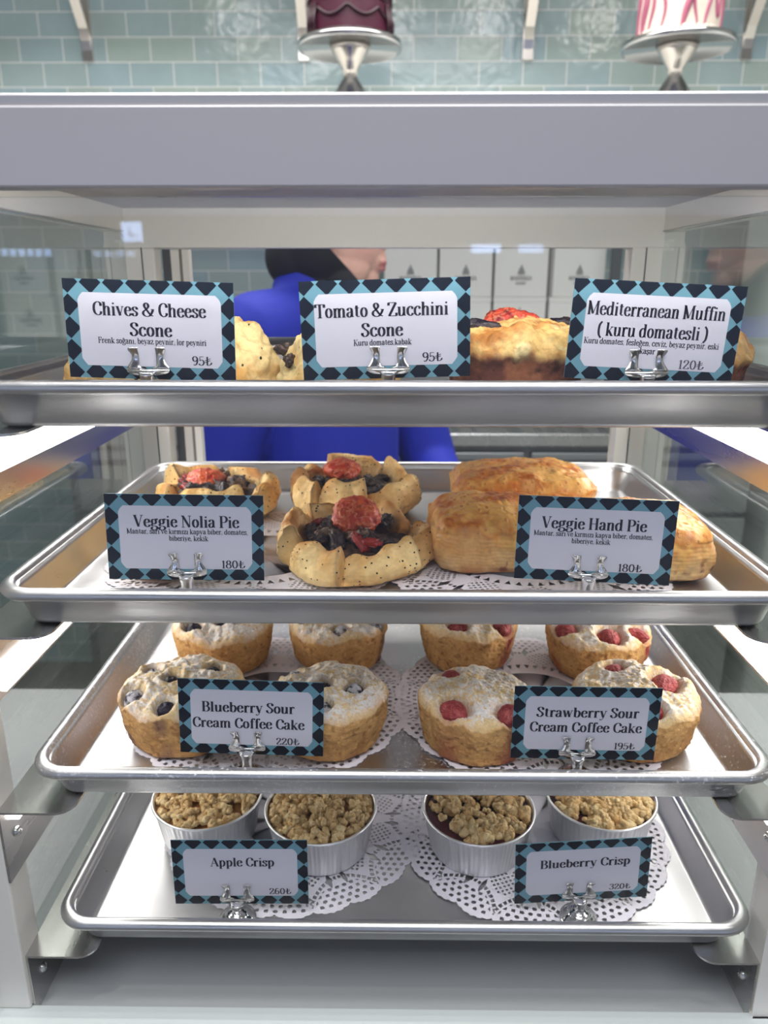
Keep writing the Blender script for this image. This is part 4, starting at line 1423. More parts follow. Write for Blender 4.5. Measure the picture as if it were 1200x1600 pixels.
scone('pale chive-flecked scone between the chives and tomato cards, on the left of the two', -0.116, 0.530, 0.033, 0.036, 0.0475, 0.3, 51, 1.0)
scone('scone hidden behind the Chives & Cheese card, at the left end of the top tray', -0.180, 0.505, 0.030, 0.038, 0.048, 1.3, 52, 1.0)
s3 = scone('browner scone with dark vegetable bits peeping out left of the tomato card', -0.034, 0.4915, 0.042, 0.038, 0.048, 0.8, 53, 0.5)
for i, (px, py, pz) in enumerate([(-0.0335, -0.014, 0.036), (-0.028, -0.024, 0.030), (-0.0165, -0.022, 0.041)]):
    ball('vegetable_bit', M['eggplant'], lin(52, 40, 36), (.0055, .0035, .004), 530 + i, s3, (px, py, pz), (0.3, 0.2, i), 0.6, 1.4, cvar=lin(90, 66, 50)).rotation_euler.z -= 0.8
for ch in s3.children:
    v = Matrix.Rotation(-0.8, 3, 'Z') @ Vector(ch.location)
    ch.location = v


def muffin(label, cx, cy, w, h, seed, toppings, rz=0.0, tone=1.0):
    na, nt, ns = 260, 60, 50
    t_ = np.arange(na) * 2 * PI / na
    e = 4.0
    k = (np.abs(np.cos(t_)) ** e + np.abs(np.sin(t_)) ** e) ** (-1 / e)
    ux, uy = np.cos(t_) * k, np.sin(t_) * k
    rows, kd = [], []
    for j in range(nt):
        q = ((j + 0.3) / nt) ** 0.9
        x, y = ux * q * w / 2, uy * q * w / 2
        P = np.stack([x, y, np.zeros(na)], 1)
        z = h + 0.006 * (1 - q ** 2) - 0.008 * max(0, (q - 0.8) / 0.2) ** 2 + 0.005 * fbm(P, 60, seed, 3) + 0.0016 * fbm(P, 260, seed + 1, 2)
        rows.append(np.stack([x, y, z], 1)); kd.append(q)
    te = rows[-1][:, 2].copy()
    for j in range(1, ns + 1):
        s = j / ns
        P0 = np.stack([ux * w / 2, uy * w / 2, te * (1 - s)], 1)
        lip = 0.0035 * math.exp(-((s - 0.16) / 0.12) ** 2)
        rr = w / 2 * (1 - 0.10 * s) + lip + 0.0022 * fbm(P0, 70, seed + 2, 3) * (1.3 - s) + 0.0006 * fbm(P0, 300, seed + 3, 2)
        rows.append(np.stack([ux * rr, uy * rr, te * (1 - s)], 1)); kd.append(1 + s)
    P = np.concatenate(rows)
    kd = np.repeat(np.array(kd), na)
    n1, n2 = fbm(P, 55, seed + 5, 3), fbm(P, 200, seed + 6, 3)
    top = mixc(lin(232, 196, 124), lin(196, 130, 62), sstep(-0.25, 0.5, n1 + 0.5 * n2))
    top = mixc(top, lin(240, 226, 168), sstep(0.25, 0.5, fbm(P, 90, seed + 7, 2)) * 0.7)
    side = mixc(lin(152, 96, 66), lin(106, 60, 46), sstep(-0.3, 0.4, n1 + 0.4 * n2))
    side = mixc(side, lin(60, 34, 32), sstep(0.30, 0.5, n2) * 0.7)
    col = mixc(top, side, sstep(1.06, 1.26, kd + 0.12 * n1))
    F = grid_faces(len(rows), na).tolist()
    F.append(list(range(na))[::-1]); F.append([(len(rows) - 1) * na + q for q in range(na)])
    col = col * np.array([tone, tone ** 1.25, tone ** 1.4])
    o = link('savoury_muffin', mesh('savoury_muffin', P, F, M['muffin'], smooth=True, cols=col), None, (cx, cy, FL[1] + 0.0006), rz)
    tag(o, label, 'muffin', 'savoury muffins on the top tray')
    for i, (kind, px, py, pz, rz_) in enumerate(toppings):
        if kind == 't':
            ball('roasted_tomato', M['tomato'], lin(200, 66, 46), (.0185, .012, .0085), seed + i, o, (px, py, pz), (0.35, 0.14, rz_), 0.28, 1.2, 'wrinkle', cvar=lin(124, 30, 34), fine=0.015, res=(80, 110))
        elif kind == 'e':
            ball('aubergine_strip', M['eggplant'], lin(30, 22, 38), (.0125, .0042, .0034), seed + i, o, (px, py, pz), (0.3, 0.05, rz_), 0.55, 1.1, fine=0.06, cvar=lin(54, 40, 40))
        else:
            ball('basil_leaf', M['eggplant'], lin(46, 56, 40), (.006, .0035, .0016), seed + i, o, (px, py, pz), (0.5, 0.0, rz_), 0.4, 1.3, cvar=lin(88, 90, 60))
    return o


muffin('square savoury muffin topped with a red roasted tomato, between the two right-hand top cards', 0.0785, 0.503, 0.084, 0.0465, 61,
       [('t', -0.001, 0.002, 0.0505, -0.2), ('e', -0.024, -0.018, 0.0505, 0.05), ('e', 0.034, 0.006, 0.051, -0.4), ('b', 0.028, -0.026, 0.0455, -0.5), ('e', 0.0385, -0.022, 0.045, 1.2)])
muffin('square savoury muffin poking out right of the Mediterranean Muffin card', 0.181, 0.500, 0.080, 0.0445, 62,
       [('t', -0.012, 0.004, 0.052, 0.4), ('e', 0.014, -0.02, 0.049, 0.4), ('e', 0.02, 0.02, 0.049, -0.3)], tone=0.55)

# ------------------------------------------------------------------ crumble cups
foil_prof = [(0.0362, 0.0), (0.0372, 0.0006), (0.0378, 0.002), (0.0432, 0.0335), (0.0446, 0.0342), (0.0452, 0.0352), (0.0446, 0.0362), (0.0434, 0.0358), (0.0426, 0.0338), (0.0372, 0.0024), (0.036, 0.0012)]


def foil_mesh():
    na = 288
    V = []
    for r, z in foil_prof:
        for k in range(na):
            a = 2 * PI * k / na
            cr = 0.00034 * math.cos(72 * a + 1.7 * math.sin(5 * a)) + 0.0002 * math.cos(31 * a) if 0.001 < z < 0.0345 else 0.0
            V.append(((r + cr) * math.cos(a), (r + cr) * math.sin(a), z))
    F = grid_faces(len(foil_prof), na).tolist()
    F.append(list(range(na))[::-1]); F.append([(len(foil_prof) - 1) * na + q for q in range(na)])
    return mesh('foil_cup', V, F, M['foil'], smooth=True)


foil_me = foil_mesh()
_bm = bmesh.new(); bmesh.ops.create_icosphere(_bm, subdivisions=2, radius=1.0)
_bm.verts.index_update()
ICO_V = np.array([v.co[:] for v in _bm.verts]); ICO_F = np.array([[v.index for v in f.verts] for f in _bm.faces]); _bm.free()


def crumble_cup(label, group, cx, cy, seed, berry, rz):
    rng = np.random.RandomState(seed)
    root = empty('crumble_cup', (cx, cy, FL[4] + PAPER), rz)
    tag(root, label, 'crumble', group)
    link('foil_cup', foil_me, root)
    # bed under the crumbs
    q = np.linspace(0, 1, 16)
    rr = np.outer(q * 0.0418, np.ones(64)); t2 = np.tile(np.arange(64) * 2 * PI / 64, (16, 1))
    B = np.stack([rr * np.cos(t2), rr * np.sin(t2), 0.0305 + 0.002 * (1 - (rr / 0.0418) ** 2)], -1).reshape(-1, 3)
    B[:, 2] += 0.0012 * fbm(B, 150, seed, 2)
    if berry:
        bc = mixc(lin(92, 30, 52), lin(46, 16, 36), sstep(-.2, .4, fbm(B, 120, seed + 3, 2)))
    else:
        bc = mixc(lin(186, 132, 74), lin(150, 98, 52), sstep(-.2, .4, fbm(B, 120, seed + 3, 2)))
    link('berry_filling' if berry else 'apple_filling', mesh('filling', B, grid_faces(16, 64), M['eggplant'], smooth=True, cols=bc), root)
    VV, FF, CC, n = [], [], [], 0
    for ci in range(230):
        ca, cr = rng.uniform(0, 2 * PI), 0.0402 * math.sqrt(rng.rand())
        low = ci < 110   # first a close bed of small crumbs, then the clusters on top
        if berry and math.cos(ca + rz - berry) > 0.75 and cr > 0.027 and rng.rand() < 0.85:
            continue
        cz = 0.0318 + 0.0045 * (1 - (cr / 0.042) ** 2) + (0.0 if low else rng.uniform(0.0005, 0.0045) * (1 - cr / 0.06))
        big = rng.uniform(0.0030, 0.0052) if low else rng.uniform(0.0018, 0.0046)
        tone = rng.uniform(0, 1)
        for i in range(rng.randint(4, 11)):
            s_ = rng.uniform(0.0010, 0.0023) * (0.7 + big / 0.006)
            d3 = rng.normal(size=3)
            d3 = d3 / np.linalg.norm(d3) * big * rng.uniform(0.35, 1.0)
            c0 = np.array([cr * math.cos(ca), cr * math.sin(ca), cz]) + d3 * [1, 1, 0.6]
            rd = math.hypot(c0[0], c0[1])
            if rd + s_ > 0.0414:
                c0[:2] *= (0.0414 - s_) / rd
            P = ICO_V * s_ * rng.uniform(.8, 1.25, 3)
            P = P * (1 + 0.55 * fbm(P / s_ + i * 1.7 + ci, 1.2, seed + i + ci, 3, 0.6))[:, None] + c0
            t = np.clip(tone * 0.5 + rng.uniform(0, 0.45) + 0.4 * fbm(P, 500, seed + 5, 2), 0, 1)
            c = mixc(lin(250, 226, 176), lin(216, 172, 112), t)
            VV.append(P); FF.append(ICO_F + n); CC.append(c); n += len(P)
    me = mesh('crumble_topping', np.concatenate(VV), np.concatenate(FF), M['crumble'], smooth=True, cols=np.concatenate(CC))
    o = link('crumble_topping', me, root)
    o['kind'] = 'stuff'
    return root


crumble_cup('foil cup of apple crisp at the left end, above the Apple Crisp card', 'apple crisp cups', -0.151, 0.526, 71, None, 0.2)
crumble_cup('foil cup of apple crisp just right of the Apple Crisp card', 'apple crisp cups', -0.0565, 0.511, 72, None, 1.1)
crumble_cup('foil cup of blueberry crisp with red juice at its left rim', 'blueberry crisp cups', 0.070, 0.5115, 73, 3.6, 0.0)
crumble_cup('foil cup of blueberry crisp behind the Blueberry Crisp card, rightmost', 'blueberry crisp cups', 0.172, 0.529, 74, 0.6, 0.5)

# ------------------------------------------------------------------ cake stands and cakes on the wall shelf
sh = empty('wall_shelf', (0, 2.32, 1.785))
tag(sh, 'white wall shelf behind the case carrying the cake stands', 'shelf')
b = MB(); b.box(-1.6, 1.6, -0.27, 0.28, -0.012, 0.012, 0, 0.003); b.build('board', M['shelf'], sh)
for x in (-1.0, 0.0, 1.0):
    b = MB(); b.box(x - 0.01, x + 0.01, -0.2, 0.275, -0.03, -0.012); b.box(x - 0.01, x + 0.01, 0.262, 0.278, -0.16, -0.03)
    b.build('bracket', M['bracket'], sh)


def cake_stand(x, y, R, hz, label):
    t_ = empty('cake_stand', (x, y, 1.797))
    tag(t_, label, 'cake stand', 'polished steel cake stands')
    b = MB()
    b.lathe([(0.075, 0), (0.076, 0.004), (0.070, 0.012), (0.060, 0.036), (0.0475, 0.063), (0.034, 0.085), (0.022, 0.102), (0.0165, 0.111)], 64)
    b.build('foot', M['stand_steel'], t_)
    b = MB()
    b.lathe([(0.0165, 0.111), (0.020, 0.125), (0.033, 0.146), (0.046, hz - 0.014), (0.052, hz - 0.003)], 64)
    b.build('neck', M['bracket'], t_)
    b = MB()
    b.lathe([(0.002, hz - 0.003), (R * 0.97, hz - 0.002), (R * 0.985, hz - 0.009), (R * 0.995, hz - 0.010), (R, hz), (R * 0.99, hz + 0.006), (R * 0.97, hz + 0.004), (0.002, hz + 0.003)], 96)
    b.build('plate', M['stand_steel'], t_)
    return t_


cake_stand(-0.112, 2.2, 0.133, 0.181, 'polished steel cake stand under the burgundy cake')
cake_stand(0.725, 2.2, 0.140, 0.179, 'polished steel cake stand under the cream and pink cake')


def tall_cake(x, y, z, r, h, m, label, name):
    na = 120
    prof = [(r * 1.0, 0), (r * 1.005, 0.01), (r, h * 0.5), (r * 0.99, h - 0.012), (r * 0.96, h - 0.002), (r * 0.9, h), (0.001, h + 0.002)]
    root = empty(name, (x, y, z))
    tag(root, label, 'cake')
    b = MB(); b.lathe(prof, na)
    b.build('frosting', m, root)
    return root


bc = tall_cake(-0.112, 2.2, 1.797 + 0.1872, 0.103, 0.13, M['burgundy'], 'tall burgundy frosted cake with piped swags on the left stand', 'layer_cake')
for row, (zz, nsw, amp) in enumerate([(0.058, 8, 0.020), (0.100, 8, 0.020)]):
    b = MB()
    pts = []
    for k in range(241):
        a = 2 * PI * k / 240
        pts.append((0.1045 * math.cos(a), 0.1045 * math.sin(a), zz - amp * abs(math.sin(a * nsw / 2 + row * 0.8))))
    b.tube(pts, 0.0042, 8)
    b.build('piped_swag', M['piping'], bc)
b = MB()
b.tube([(0.1035 * math.cos(2 * PI * k / 120), 0.1035 * math.sin(2 * PI * k / 120), 0.005) for k in range(121)], 0.006, 8)
b.build('piped_border', M['piping'], bc)
for s in (0.35, 2.55):
    for d in (0, 0.14, -0.12):
        b = MB()
        b.tube([(0.106 * math.cos(s + d), -0.106 * abs(math.sin(s + d)), 0.07), (0.112 * math.cos(s + d), -0.112 * abs(math.sin(s + d)), 0.03), (0.112 * math.cos(s + d * 1.3), -0.112 * abs(math.sin(s + d * 1.3)), 0.002)], [0.003, 0.0045, 0.002], 8)
        b.build('ribbon_tail', M['piping'], bc)

pc = tall_cake(0.722, 2.2, 1.797 + 0.1852, 0.098, 0.14, M['cream'], 'tall cream cake streaked with pink swirls on the right stand', 'layer_cake')
rng = random.Random(5)
STRK = [(-2.86, 'v', 0.0105), (-2.62, 'v', .006), (-2.30, 'v', .005), (-2.05, 'h', .007), (-1.80, 'd', .009), (-1.50, 'v', .005), (-1.25, 'd', .006), (-0.98, 'u', .007), (-0.45, 'v', .008), (-0.1, 'v', .007)] + [(0.3 + 0.4 * k, 'v', .008) for k in range(8)]
for a0, kind, w in STRK:
    pts = []
    for k in range(25):
        f = k / 24
        if kind == 'v':
            a, zz = a0 + 0.06 * math.sin(f * 6 + a0 * 3), 0.008 + 0.125 * f
        elif kind == 'd':
            a, zz = a0 + 0.42 * f ** 1.5, 0.012 + 0.12 * f
        elif kind == 'h':
            a, zz = a0 + 0.35 * f, 0.085 + 0.04 * math.sin(f * 2.6)
        else:
            a, zz = a0 + 0.24 * math.sin(f * PI), 0.13 - 0.10 * math.sin(f * PI) if f < 0.5 else 0.03 + 0.10 * (f - 0.5) * 2
            a = a0 + 0.36 * f
            zz = 0.135 - 0.095 * math.sin(f * PI)
        pts.append((0.0962 * math.cos(a), 0.0962 * math.sin(a), zz))
    b = MB(); b.tube(pts, [w * (0.6 + 0.4 * math.sin(PI * k / 24)) for k in range(25)], 8)
    b.build('pink_streak', M['pink'], pc)
b = MB()
for k in range(36):
    a = 2 * PI * k / 36
    q = MB()
    b.lathe([(0.002, -0.0035), (0.009, 0.0), (0.010, 0.004), (0.006, 0.010), (0.001, 0.013)], 10, (0.100 * math.cos(a), 0.100 * math.sin(a), 0.0036))
b.build('piped_border', M['cream'], pc)

# upper shelf with bent brackets hanging in view
us = empty('wall_shelf', (0, 2.42, 2.36))
tag(us, 'upper wall shelf just out of frame, held by bent nickel brackets', 'shelf')
b = MB(); b.box(-1.9, 1.9, -0.19, 0.18, -0.012, 0.012, 0, 0.003); b.build('board', M['shelf'], us)
for x in (-0.93, -0.272, 0.405, 1.062):
    b = MB()
    pts = [(x, 0.168, -0.290), (x, 0.164, -0.265), (x, 0.152, -0.235), (x, 0.10, -0.17), (x, 0.0, -0.105), (x, -0.12, -0.05), (x, -0.17, -0.02), (x, -0.17, -0.012)]
    V = []
    for px, py, pz in pts:
        V += [(px - 0.014, py, pz), (px + 0.014, py, pz), (px + 0.014, py + 0.006, pz + 0.003), (px - 0.014, py + 0.006, pz + 0.003)]
    F = [(0, 1, 2, 3)] + [(4 * j + q, 4 * j + (q + 1) % 4, 4 * j + 4 + (q + 1) % 4, 4 * j + 4 + q) for j in range(len(pts) - 1) for q in range(4)] + [tuple(4 * (len(pts) - 1) + q for q in (3, 2, 1, 0))]
    b.add(V, F)
    b.box(x - 0.016, x + 0.016, 0.168, 0.18, -0.318, -0.012)
    b.build('bracket', M['bracket'], us)

# ------------------------------------------------------------------ back counter and box shelves
bcn = empty('back_counter', (0.2, 2.26, 0))
tag(bcn, 'stainless steel back counter with drawers behind the person', 'counter')
b = MB(); b.box(-1.1, 0.78, -0.31, 0.33, 0.985, 1.02, 0, 0.003); b.build('worktop', M['steel'], bcn)
b = MB(); b.box(-1.08, 0.76, -0.27, 0.33, 0.1, 0.985); b.build('body', plain('counter_steel', lin(130, 132, 134), 0.4, 0.6), bcn)
b = MB(); b.box(-1.06, 0.74, -0.22, 0.3, 0, 0.1); b.build('plinth', M['gasket'], bcn)
for k in range(3):
    x0 = -1.06 + k * 0.61
    b = MB(); b.box(x0 + 0.01, x0 + 0.6, -0.29, -0.271, 0.80, 0.965, 0, 0.003)
    d = b.build('drawer', plain('drawer_steel', lin(165, 168, 170), 0.35, 0.7), bcn)
    b = MB(); b.box(x0 + 0.06, x0 + 0.55, -0.306, -0.29, 0.93, 0.945, 0, 0.002); b.build('handle', M['gasket'], d)
    b = MB(); b.box(x0 + 0.01, x0 + 0.6, -0.29, -0.271, 0.14, 0.785, 0, 0.003); b.build('door', plain('door_steel', lin(165, 168, 170), 0.35, 0.7), bcn)

rk = empty('box_rack', (0.30, 2.40, 1.02))
tag(rk, 'white open rack on the back counter holding the cake boxes', 'rack')
for z in (0.218, 0.02):
    b = MB(); b.box(-0.38, 0.36, -0.10, 0.17, z - 0.012, z, 0, 0.002); b.build('shelf_board', M['shelf'], rk)
for x in (-0.388, 0.325):
    for y in (-0.115, 0.165):
        b = MB(); b.box(x, x + 0.028, y - 0.01, y + 0.01, 0.0, 0.62, 0, 0.002); b.build('upright', plain('upright_grey', lin(96, 100, 102), 0.4, 0.5), rk)


def gift_box(x, y, z, rz, label, hh=0.1185):
    b = MB(); b.box(-0.0765, 0.0765, -0.06, 0.06, 0, hh - 0.0145, 0, 0.002)
    b.box(-0.0775, 0.0775, -0.0612, 0.061, hh - 0.0145, hh, 0, 0.002)
    o = b.build('cake_box', M['box'], None, (x, y, z), rz)
    tag(o, label, 'box', 'white printed cake boxes')
    lg = MB()
    yy = -0.0606
    # crest: dome, bands and finial over two lines of print
    for k in range(5):
        zz = 0.062 + k * 0.0042
        w = 0.011 * (1 - (k / 5.5) ** 2)
        lg.add([(-w, yy, zz), (w, yy, zz), (w * 0.9, yy, zz + 0.0030), (-w * 0.9, yy, zz + 0.0030)], [(0, 1, 2, 3)])
    lg.add([(-.0018, yy, .083), (.0018, yy, .083), (.0018, yy, .0885), (-.0018, yy, .0885)], [(0, 1, 2, 3)])
    lg.build('crest_print', M['box_ink'], o)
    lettering('print_lettering', [('MAGNOLIA', 0, 0.047, 0.0105, 0.062), ('BAKERY', 0, 0.0345, 0.007, 0.030)], M['box_ink'], o, yy, 0.2, 0.10)
    return o


bxs = []
top_labels = ['white printed box in the upper row beside the person’s lips', 'white printed box in the upper row, second from the left', 'white printed box in the upper row, third from the left', 'white printed box at the right end of the upper row, turned askew']
low_labels = ['white printed box in the lower row, leftmost, mostly hidden', 'white printed box in the lower row, second from the left', 'white printed box in the lower row above the muffin’s tomato', 'white printed box in the lower row, rightmost']
for i, x in enumerate((0.052, 0.2115, 0.3715, 0.533)):
    for r_, z in enumerate((1.3575, 1.2385)):
        gift_box(x, 2.36, z, -0.02 + 0.1 * (i == 3 and r_ == 0) + 0.015 * i, (top_labels if r_ == 0 else low_labels)[i], 0.150 if r_ == 0 else 0.1185)

# ------------------------------------------------------------------ the person behind the case


def blob(name, caps, balls, voxel, smooth_it, m, parent, cut=None, colour=None, solid=0.0):
    """union of tapered limbs and ellipsoids, fused into one continuous surface"""
    b = MB()
    for p0, r0, p1, r1 in caps:
        p0, p1 = Vector(p0), Vector(p1)
        n = max(2, int((p1 - p0).length / (0.5 * min(r0, r1))) + 1)
        n = min(n, 40)
        pts = [p0.lerp(p1, k / (n - 1)) for k in range(n)]
        d = (p1 - p0).normalized()
        rr = [r0 + (r1 - r0) * k / (n - 1) for k in range(n)]
        P = [p0 - d * r0 * 0.98, p0 - d * r0 * 0.8, p0 - d * r0 * 0.45] + pts + [p1 + d * r1 * 0.45, p1 + d * r1 * 0.8, p1 + d * r1 * 0.98]
        R_ = [r0 * 0.2, r0 * 0.6, r0 * 0.893] + rr + [r1 * 0.893, r1 * 0.6, r1 * 0.2]
        b.tube(P, R_, 20)
    for c, r in balls:
        nr, na = 20, 32
        V = []
        for j in range(nr):
            ph = 0.03 + (PI - 0.06) * j / (nr - 1)
            for k in range(na):
                a = 2 * PI * k / na
                V.append((c[0] + r[0] * math.sin(ph) * math.cos(a), c[1] + r[1] * math.sin(ph) * math.sin(a), c[2] + r[2] * math.cos(ph)))
        F = grid_faces(nr, na).tolist() + [list(range(na))[::-1], [(nr - 1) * na + q for q in range(na)]]
        b.add(V, F)
    tmp = b.build('tmp', m)
    md = tmp.modifiers.new('r', 'REMESH'); md.mode = 'VOXEL'; md.voxel_size = voxel
    ms = tmp.modifiers.new('s', 'SMOOTH'); ms.factor = 0.5; ms.iterations = smooth_it
    dg = bpy.context.evaluated_depsgraph_get()
    dg.update()
    me = bpy.data.meshes.new_from_object(tmp.evaluated_get(dg))
    me.name = name
    old = tmp.data
    bpy.data.objects.remove(tmp)
    bpy.data.meshes.remove(old)
    if cut:
        bm = bmesh.new(); bm.from_mesh(me)
        for co, no, keep in cut:
            geom = bm.verts[:] + bm.edges[:] + bm.faces[:]
            bmesh.ops.bisect_plane(bm, geom=geom, plane_co=co, plane_no=no)
        dead = [f for f in bm.faces if cut_test(f.calc_center_median())]
        bmesh.ops.delete(bm, geom=dead, context='FACES')
        bm.to_mesh(me); bm.free()
    if colour:
        P = np.empty(len(me.vertices) * 3, dtype=np.float32)
        me.vertices.foreach_get('co', P)
        c4 = np.ones((len(me.vertices), 4), dtype=np.float32)
        c4[:, :3] = colour(P.reshape(-1, 3).astype(np.float64))
        a = me.color_attributes.new('Col', 'FLOAT_COLOR', 'POINT')
        a.data.foreach_set('color', c4.ravel())
    me.materials.clear(); me.materials.append(m)
    me.polygons.foreach_set('use_smooth', np.ones(len(me.polygons), dtype=bool))
    o = link(name, me, parent)
    if solid:
        so = o.modifiers.new('t', 'SOLIDIFY'); so.thickness = solid; so.offset = 1
    return o


M['skin'] = baked('skin', 0.5, (240, 0.12, 0.0003), vary=0.04)
pr = empty('person', (-0.12, 1.40, 0))
tag(pr, 'person in a royal blue jacket and black head covering, in profile behind the case', 'person')
fx, fy = math.cos(math.radians(-40)), math.sin(math.radians(-40))   # chest direction
rx_, ry_ = fy, -fx                                                  # towards the right shoulder


def B_(fwd, right, z):
    return (fwd * fx + right * rx_, fwd * fy + right * ry_, z)


shR, shL = B_(0, .165, 1.318), B_(0, -.165, 1.318)
elR, elL = (-0.190, -0.115, 1.045), (0.196, 0.105, 1.05)
wrR, wrL = (-0.015, -0.215, 0.985), (0.245, -0.085, 0.985)
hipR, hipL = B_(0, .085, .80), B_(0, -.085, .80)
knR, knL = B_(.03, .090, .44), B_(.03, -.090, .44)
anR, anL = B_(-.01, .092, .085), B_(-.01, -.092, .085)
caps = [
    (B_(-.01, 0, 1.00), .115, B_(-.01, 0, 1.23), .120), (B_(0, .05, .84), .105, B_(0, -.05, .84), .105), (B_(0, 0, .86), .12, B_(-.005, 0, 1.05), .108),
    (B_(-.01, .09, 1.27), .070, B_(-.01, -.09, 1.27), .070),
    ((-.015, 0, 1.27), .058, (-.004, 0, 1.42), .052),
    (B_(-.01, .03, 1.34), .048, shR, .050), (B_(-.01, -.03, 1.34), .048, shL, .050),
    (shR, .048, elR, .038), (elR, .037, wrR, .025), (shL, .048, elL, .038), (elL, .037, wrL, .025),
    (hipR, .085, knR, .056), (knR, .054, anR, .036), (hipL, .085, knL, .056), (knL, .054, anL, .036),
    (anR, .034, B_(.10, .105, .035), .028), (anL, .034, B_(.10, -.105, .035), .028),
]
# hands: palm, four unequal bent fingers, thumb from the side
for wr, el in ((wrR, elR), (wrL, elL)):
    d = (Vector(wr) - Vector(el)).normalized()
    side = d.cross(Vector((0, 0, 1))).normalized()
    up_ = side.cross(d).normalized()
    W = Vector(wr)
    thumb_s = 1 if wr is wrL else -1
    for q in (-0.026, -0.009, 0.009, 0.026):
        caps.append((tuple(W + d * 0.012 + side * q * 0.6), .0125, tuple(W + d * 0.078 + side * q), .0105))
    for q, ln in ((-0.030, .062), (-0.0105, .072), (0.0105, .068), (0.030, .052)):
        k0 = W + d * 0.082 + side * q
        k1 = k0 + (d * 0.85 - up_ * 0.5).normalized() * ln * 0.5
        k2 = k1 + (d * 0.45 - up_ * 0.9).normalized() * ln * 0.5
        caps.append((tuple(k0), .0088, tuple(k1), .0080)); caps.append((tuple(k1), .0080, tuple(k2), .0068))
    t0 = W + d * 0.022 + side * thumb_s * 0.020
    t1 = t0 + (d * 0.6 + side * thumb_s * 0.75 - up_ * 0.25).normalized() * 0.036
    t2 = t1 + (d * 0.9 + side * thumb_s * 0.15 - up_ * 0.35).normalized() * 0.030
    caps.append((tuple(t0), .0125, tuple(t1), .0098)); caps.append((tuple(t1), .0098, tuple(t2), .0078))
balls = [((.005, 0, 1.522), (.093, .073, .088)), ((.040, 0, 1.462), (.062, .060, .070)), ((.072, 0, 1.408), (.024, .027, .024)),
         ((.030, .030, 1.425), (.05, .028, .042)), ((.030, -.030, 1.425), (.05, .028, .042)), ((.078, 0, 1.435), (.026, .030, .026)),
         ((.101, 0, 1.4325), (.0085, .019, .0056)), ((.099, 0, 1.4215), (.0090, .017, .0062)),
         ((.094, .010, 1.462), (.011, .009, .009)), ((.094, -.010, 1.462), (.011, .009, .009)), ((.108, 0, 1.466), (.012, .010, .0105)),
         ((.080, .031, 1.505), (.014, .016, .010)), ((.080, -.031, 1.505), (.014, .016, .010)), ((.084, 0, 1.527), (.012, .050, .012)),
         ((-.004, .072, 1.485), (.018, .010, .030)), ((-.004, -.072, 1.485), (.018, .010, .030))]
caps += [((.088, 0, 1.520), .010, (.106, 0, 1.472), .0095), ((.098, 0, 1.450), .008, (.100, 0, 1.440), .009)]


def skin_col(P):
    c = np.tile(np.array(lin(226, 180, 164)), (len(P), 1))
    lip = np.exp(-(((P[:, 2] - 1.4268) / 0.0085) ** 4)) * np.exp(-((P[:, 1] / 0.0215) ** 4)) * sstep(0.088, 0.098, P[:, 0])
    c = mixc(c, lin(186, 96, 104), lip)
    line = np.exp(-(((P[:, 2] - 1.4270) / 0.0014) ** 2)) * np.exp(-((P[:, 1] / 0.021) ** 4)) * sstep(0.09, 0.098, P[:, 0])
    c = mixc(c, lin(120, 50, 58), line * 0.8)
    blush = np.exp(-((P[:, 2] - 1.465) / 0.03) ** 2) * np.exp(-((P[:, 0] - 0.07) / 0.03) ** 2) * sstep(1.3, 1.4, P[:, 2])
    c = mixc(c, lin(222, 160, 148), blush * 0.6)
    for s in (-1, 1):   # brows and closed lashes
        br = np.exp(-((P[:, 2] - 1.528 + 0.25 * (np.abs(P[:, 1]) - .03)) / 0.0045) ** 2) * np.exp(-((P[:, 1] - s * .033) / 0.02) ** 4) * sstep(.05, .07, P[:, 0])
        ey = np.exp(-((P[:, 2] - 1.503) / 0.0035) ** 2) * np.exp(-((P[:, 1] - s * .031) / 0.013) ** 4) * sstep(.05, .07, P[:, 0])
        c = mixc(c, lin(52, 40, 36), np.clip(br + ey, 0, 1) * 0.9)
    return c


blob('body', caps, balls, 0.0032, 3, M['skin'], pr, colour=skin_col)
jk = [
    (B_(-.01, 0, .92), .140, B_(-.01, 0, 1.22), .140), (B_(0, .06, .84), .122, B_(0, -.06, .84), .122),
    (B_(-.01, .095, 1.25), .092, B_(-.01, -.095, 1.25), .092),
    (B_(-.015, .03, 1.335), .062, shR, .068), (B_(-.015, -.03, 1.335), .062, shL, .068),
    ((-.030, 0, 1.30), .076, (-.030, 0, 1.385), .066),
    (shR, .066, elR, .056), (elR, .055, wrR, .038), (shL, .066, elL, .056), (elL, .055, wrL, .038),
]
blob('jacket', jk, [((-.048, -.015, 1.385), (.045, .058, .04))], 0.006, 4, M['blue'], pr)

def cut_test(p):
    return p.z < 1.568 and p.x > 0.016 and (p.x - .013) * .052 + (p.z - 1.455) * .048 > 0


blob('head_scarf', [((-.012, 0, 1.33), .060, (-.004, 0, 1.40), .060)],
     [((-.004, 0, 1.525), (.106, .086, .098)), ((-.002, 0, 1.45), (.088, .078, .070)), ((.036, 0, 1.398), (.054, .070, .042)), ((-.055, 0, 1.44), (.050, .065, .055))],
     0.0035, 5, M['hijab'], pr, cut=[((.013, 0, 1.455), (.052, 0, .048), 0), ((.016, 0, 1.5), (1, 0, 0), 0), ((0, 0, 1.568), (0, 0, 1), 0)])
tr_ = [(hipR, .104, knR, .074), (knR, .074, B_(-.01, .092, .10), .060), (hipL, .104, knL, .074), (knL, .074, B_(-.01, -.092, .10), .060), (B_(0, .05, .82), .118, B_(0, -.05, .82), .118)]
blob('trousers', tr_, [], 0.007, 3, M['trousers'], pr)
for s in (1, -1):
    blob('shoe', [(B_(-.04, .092 * s, .042), .040, B_(.12, .106 * s, .034), .033)], [], 0.005, 2, M['shoe'], pr)

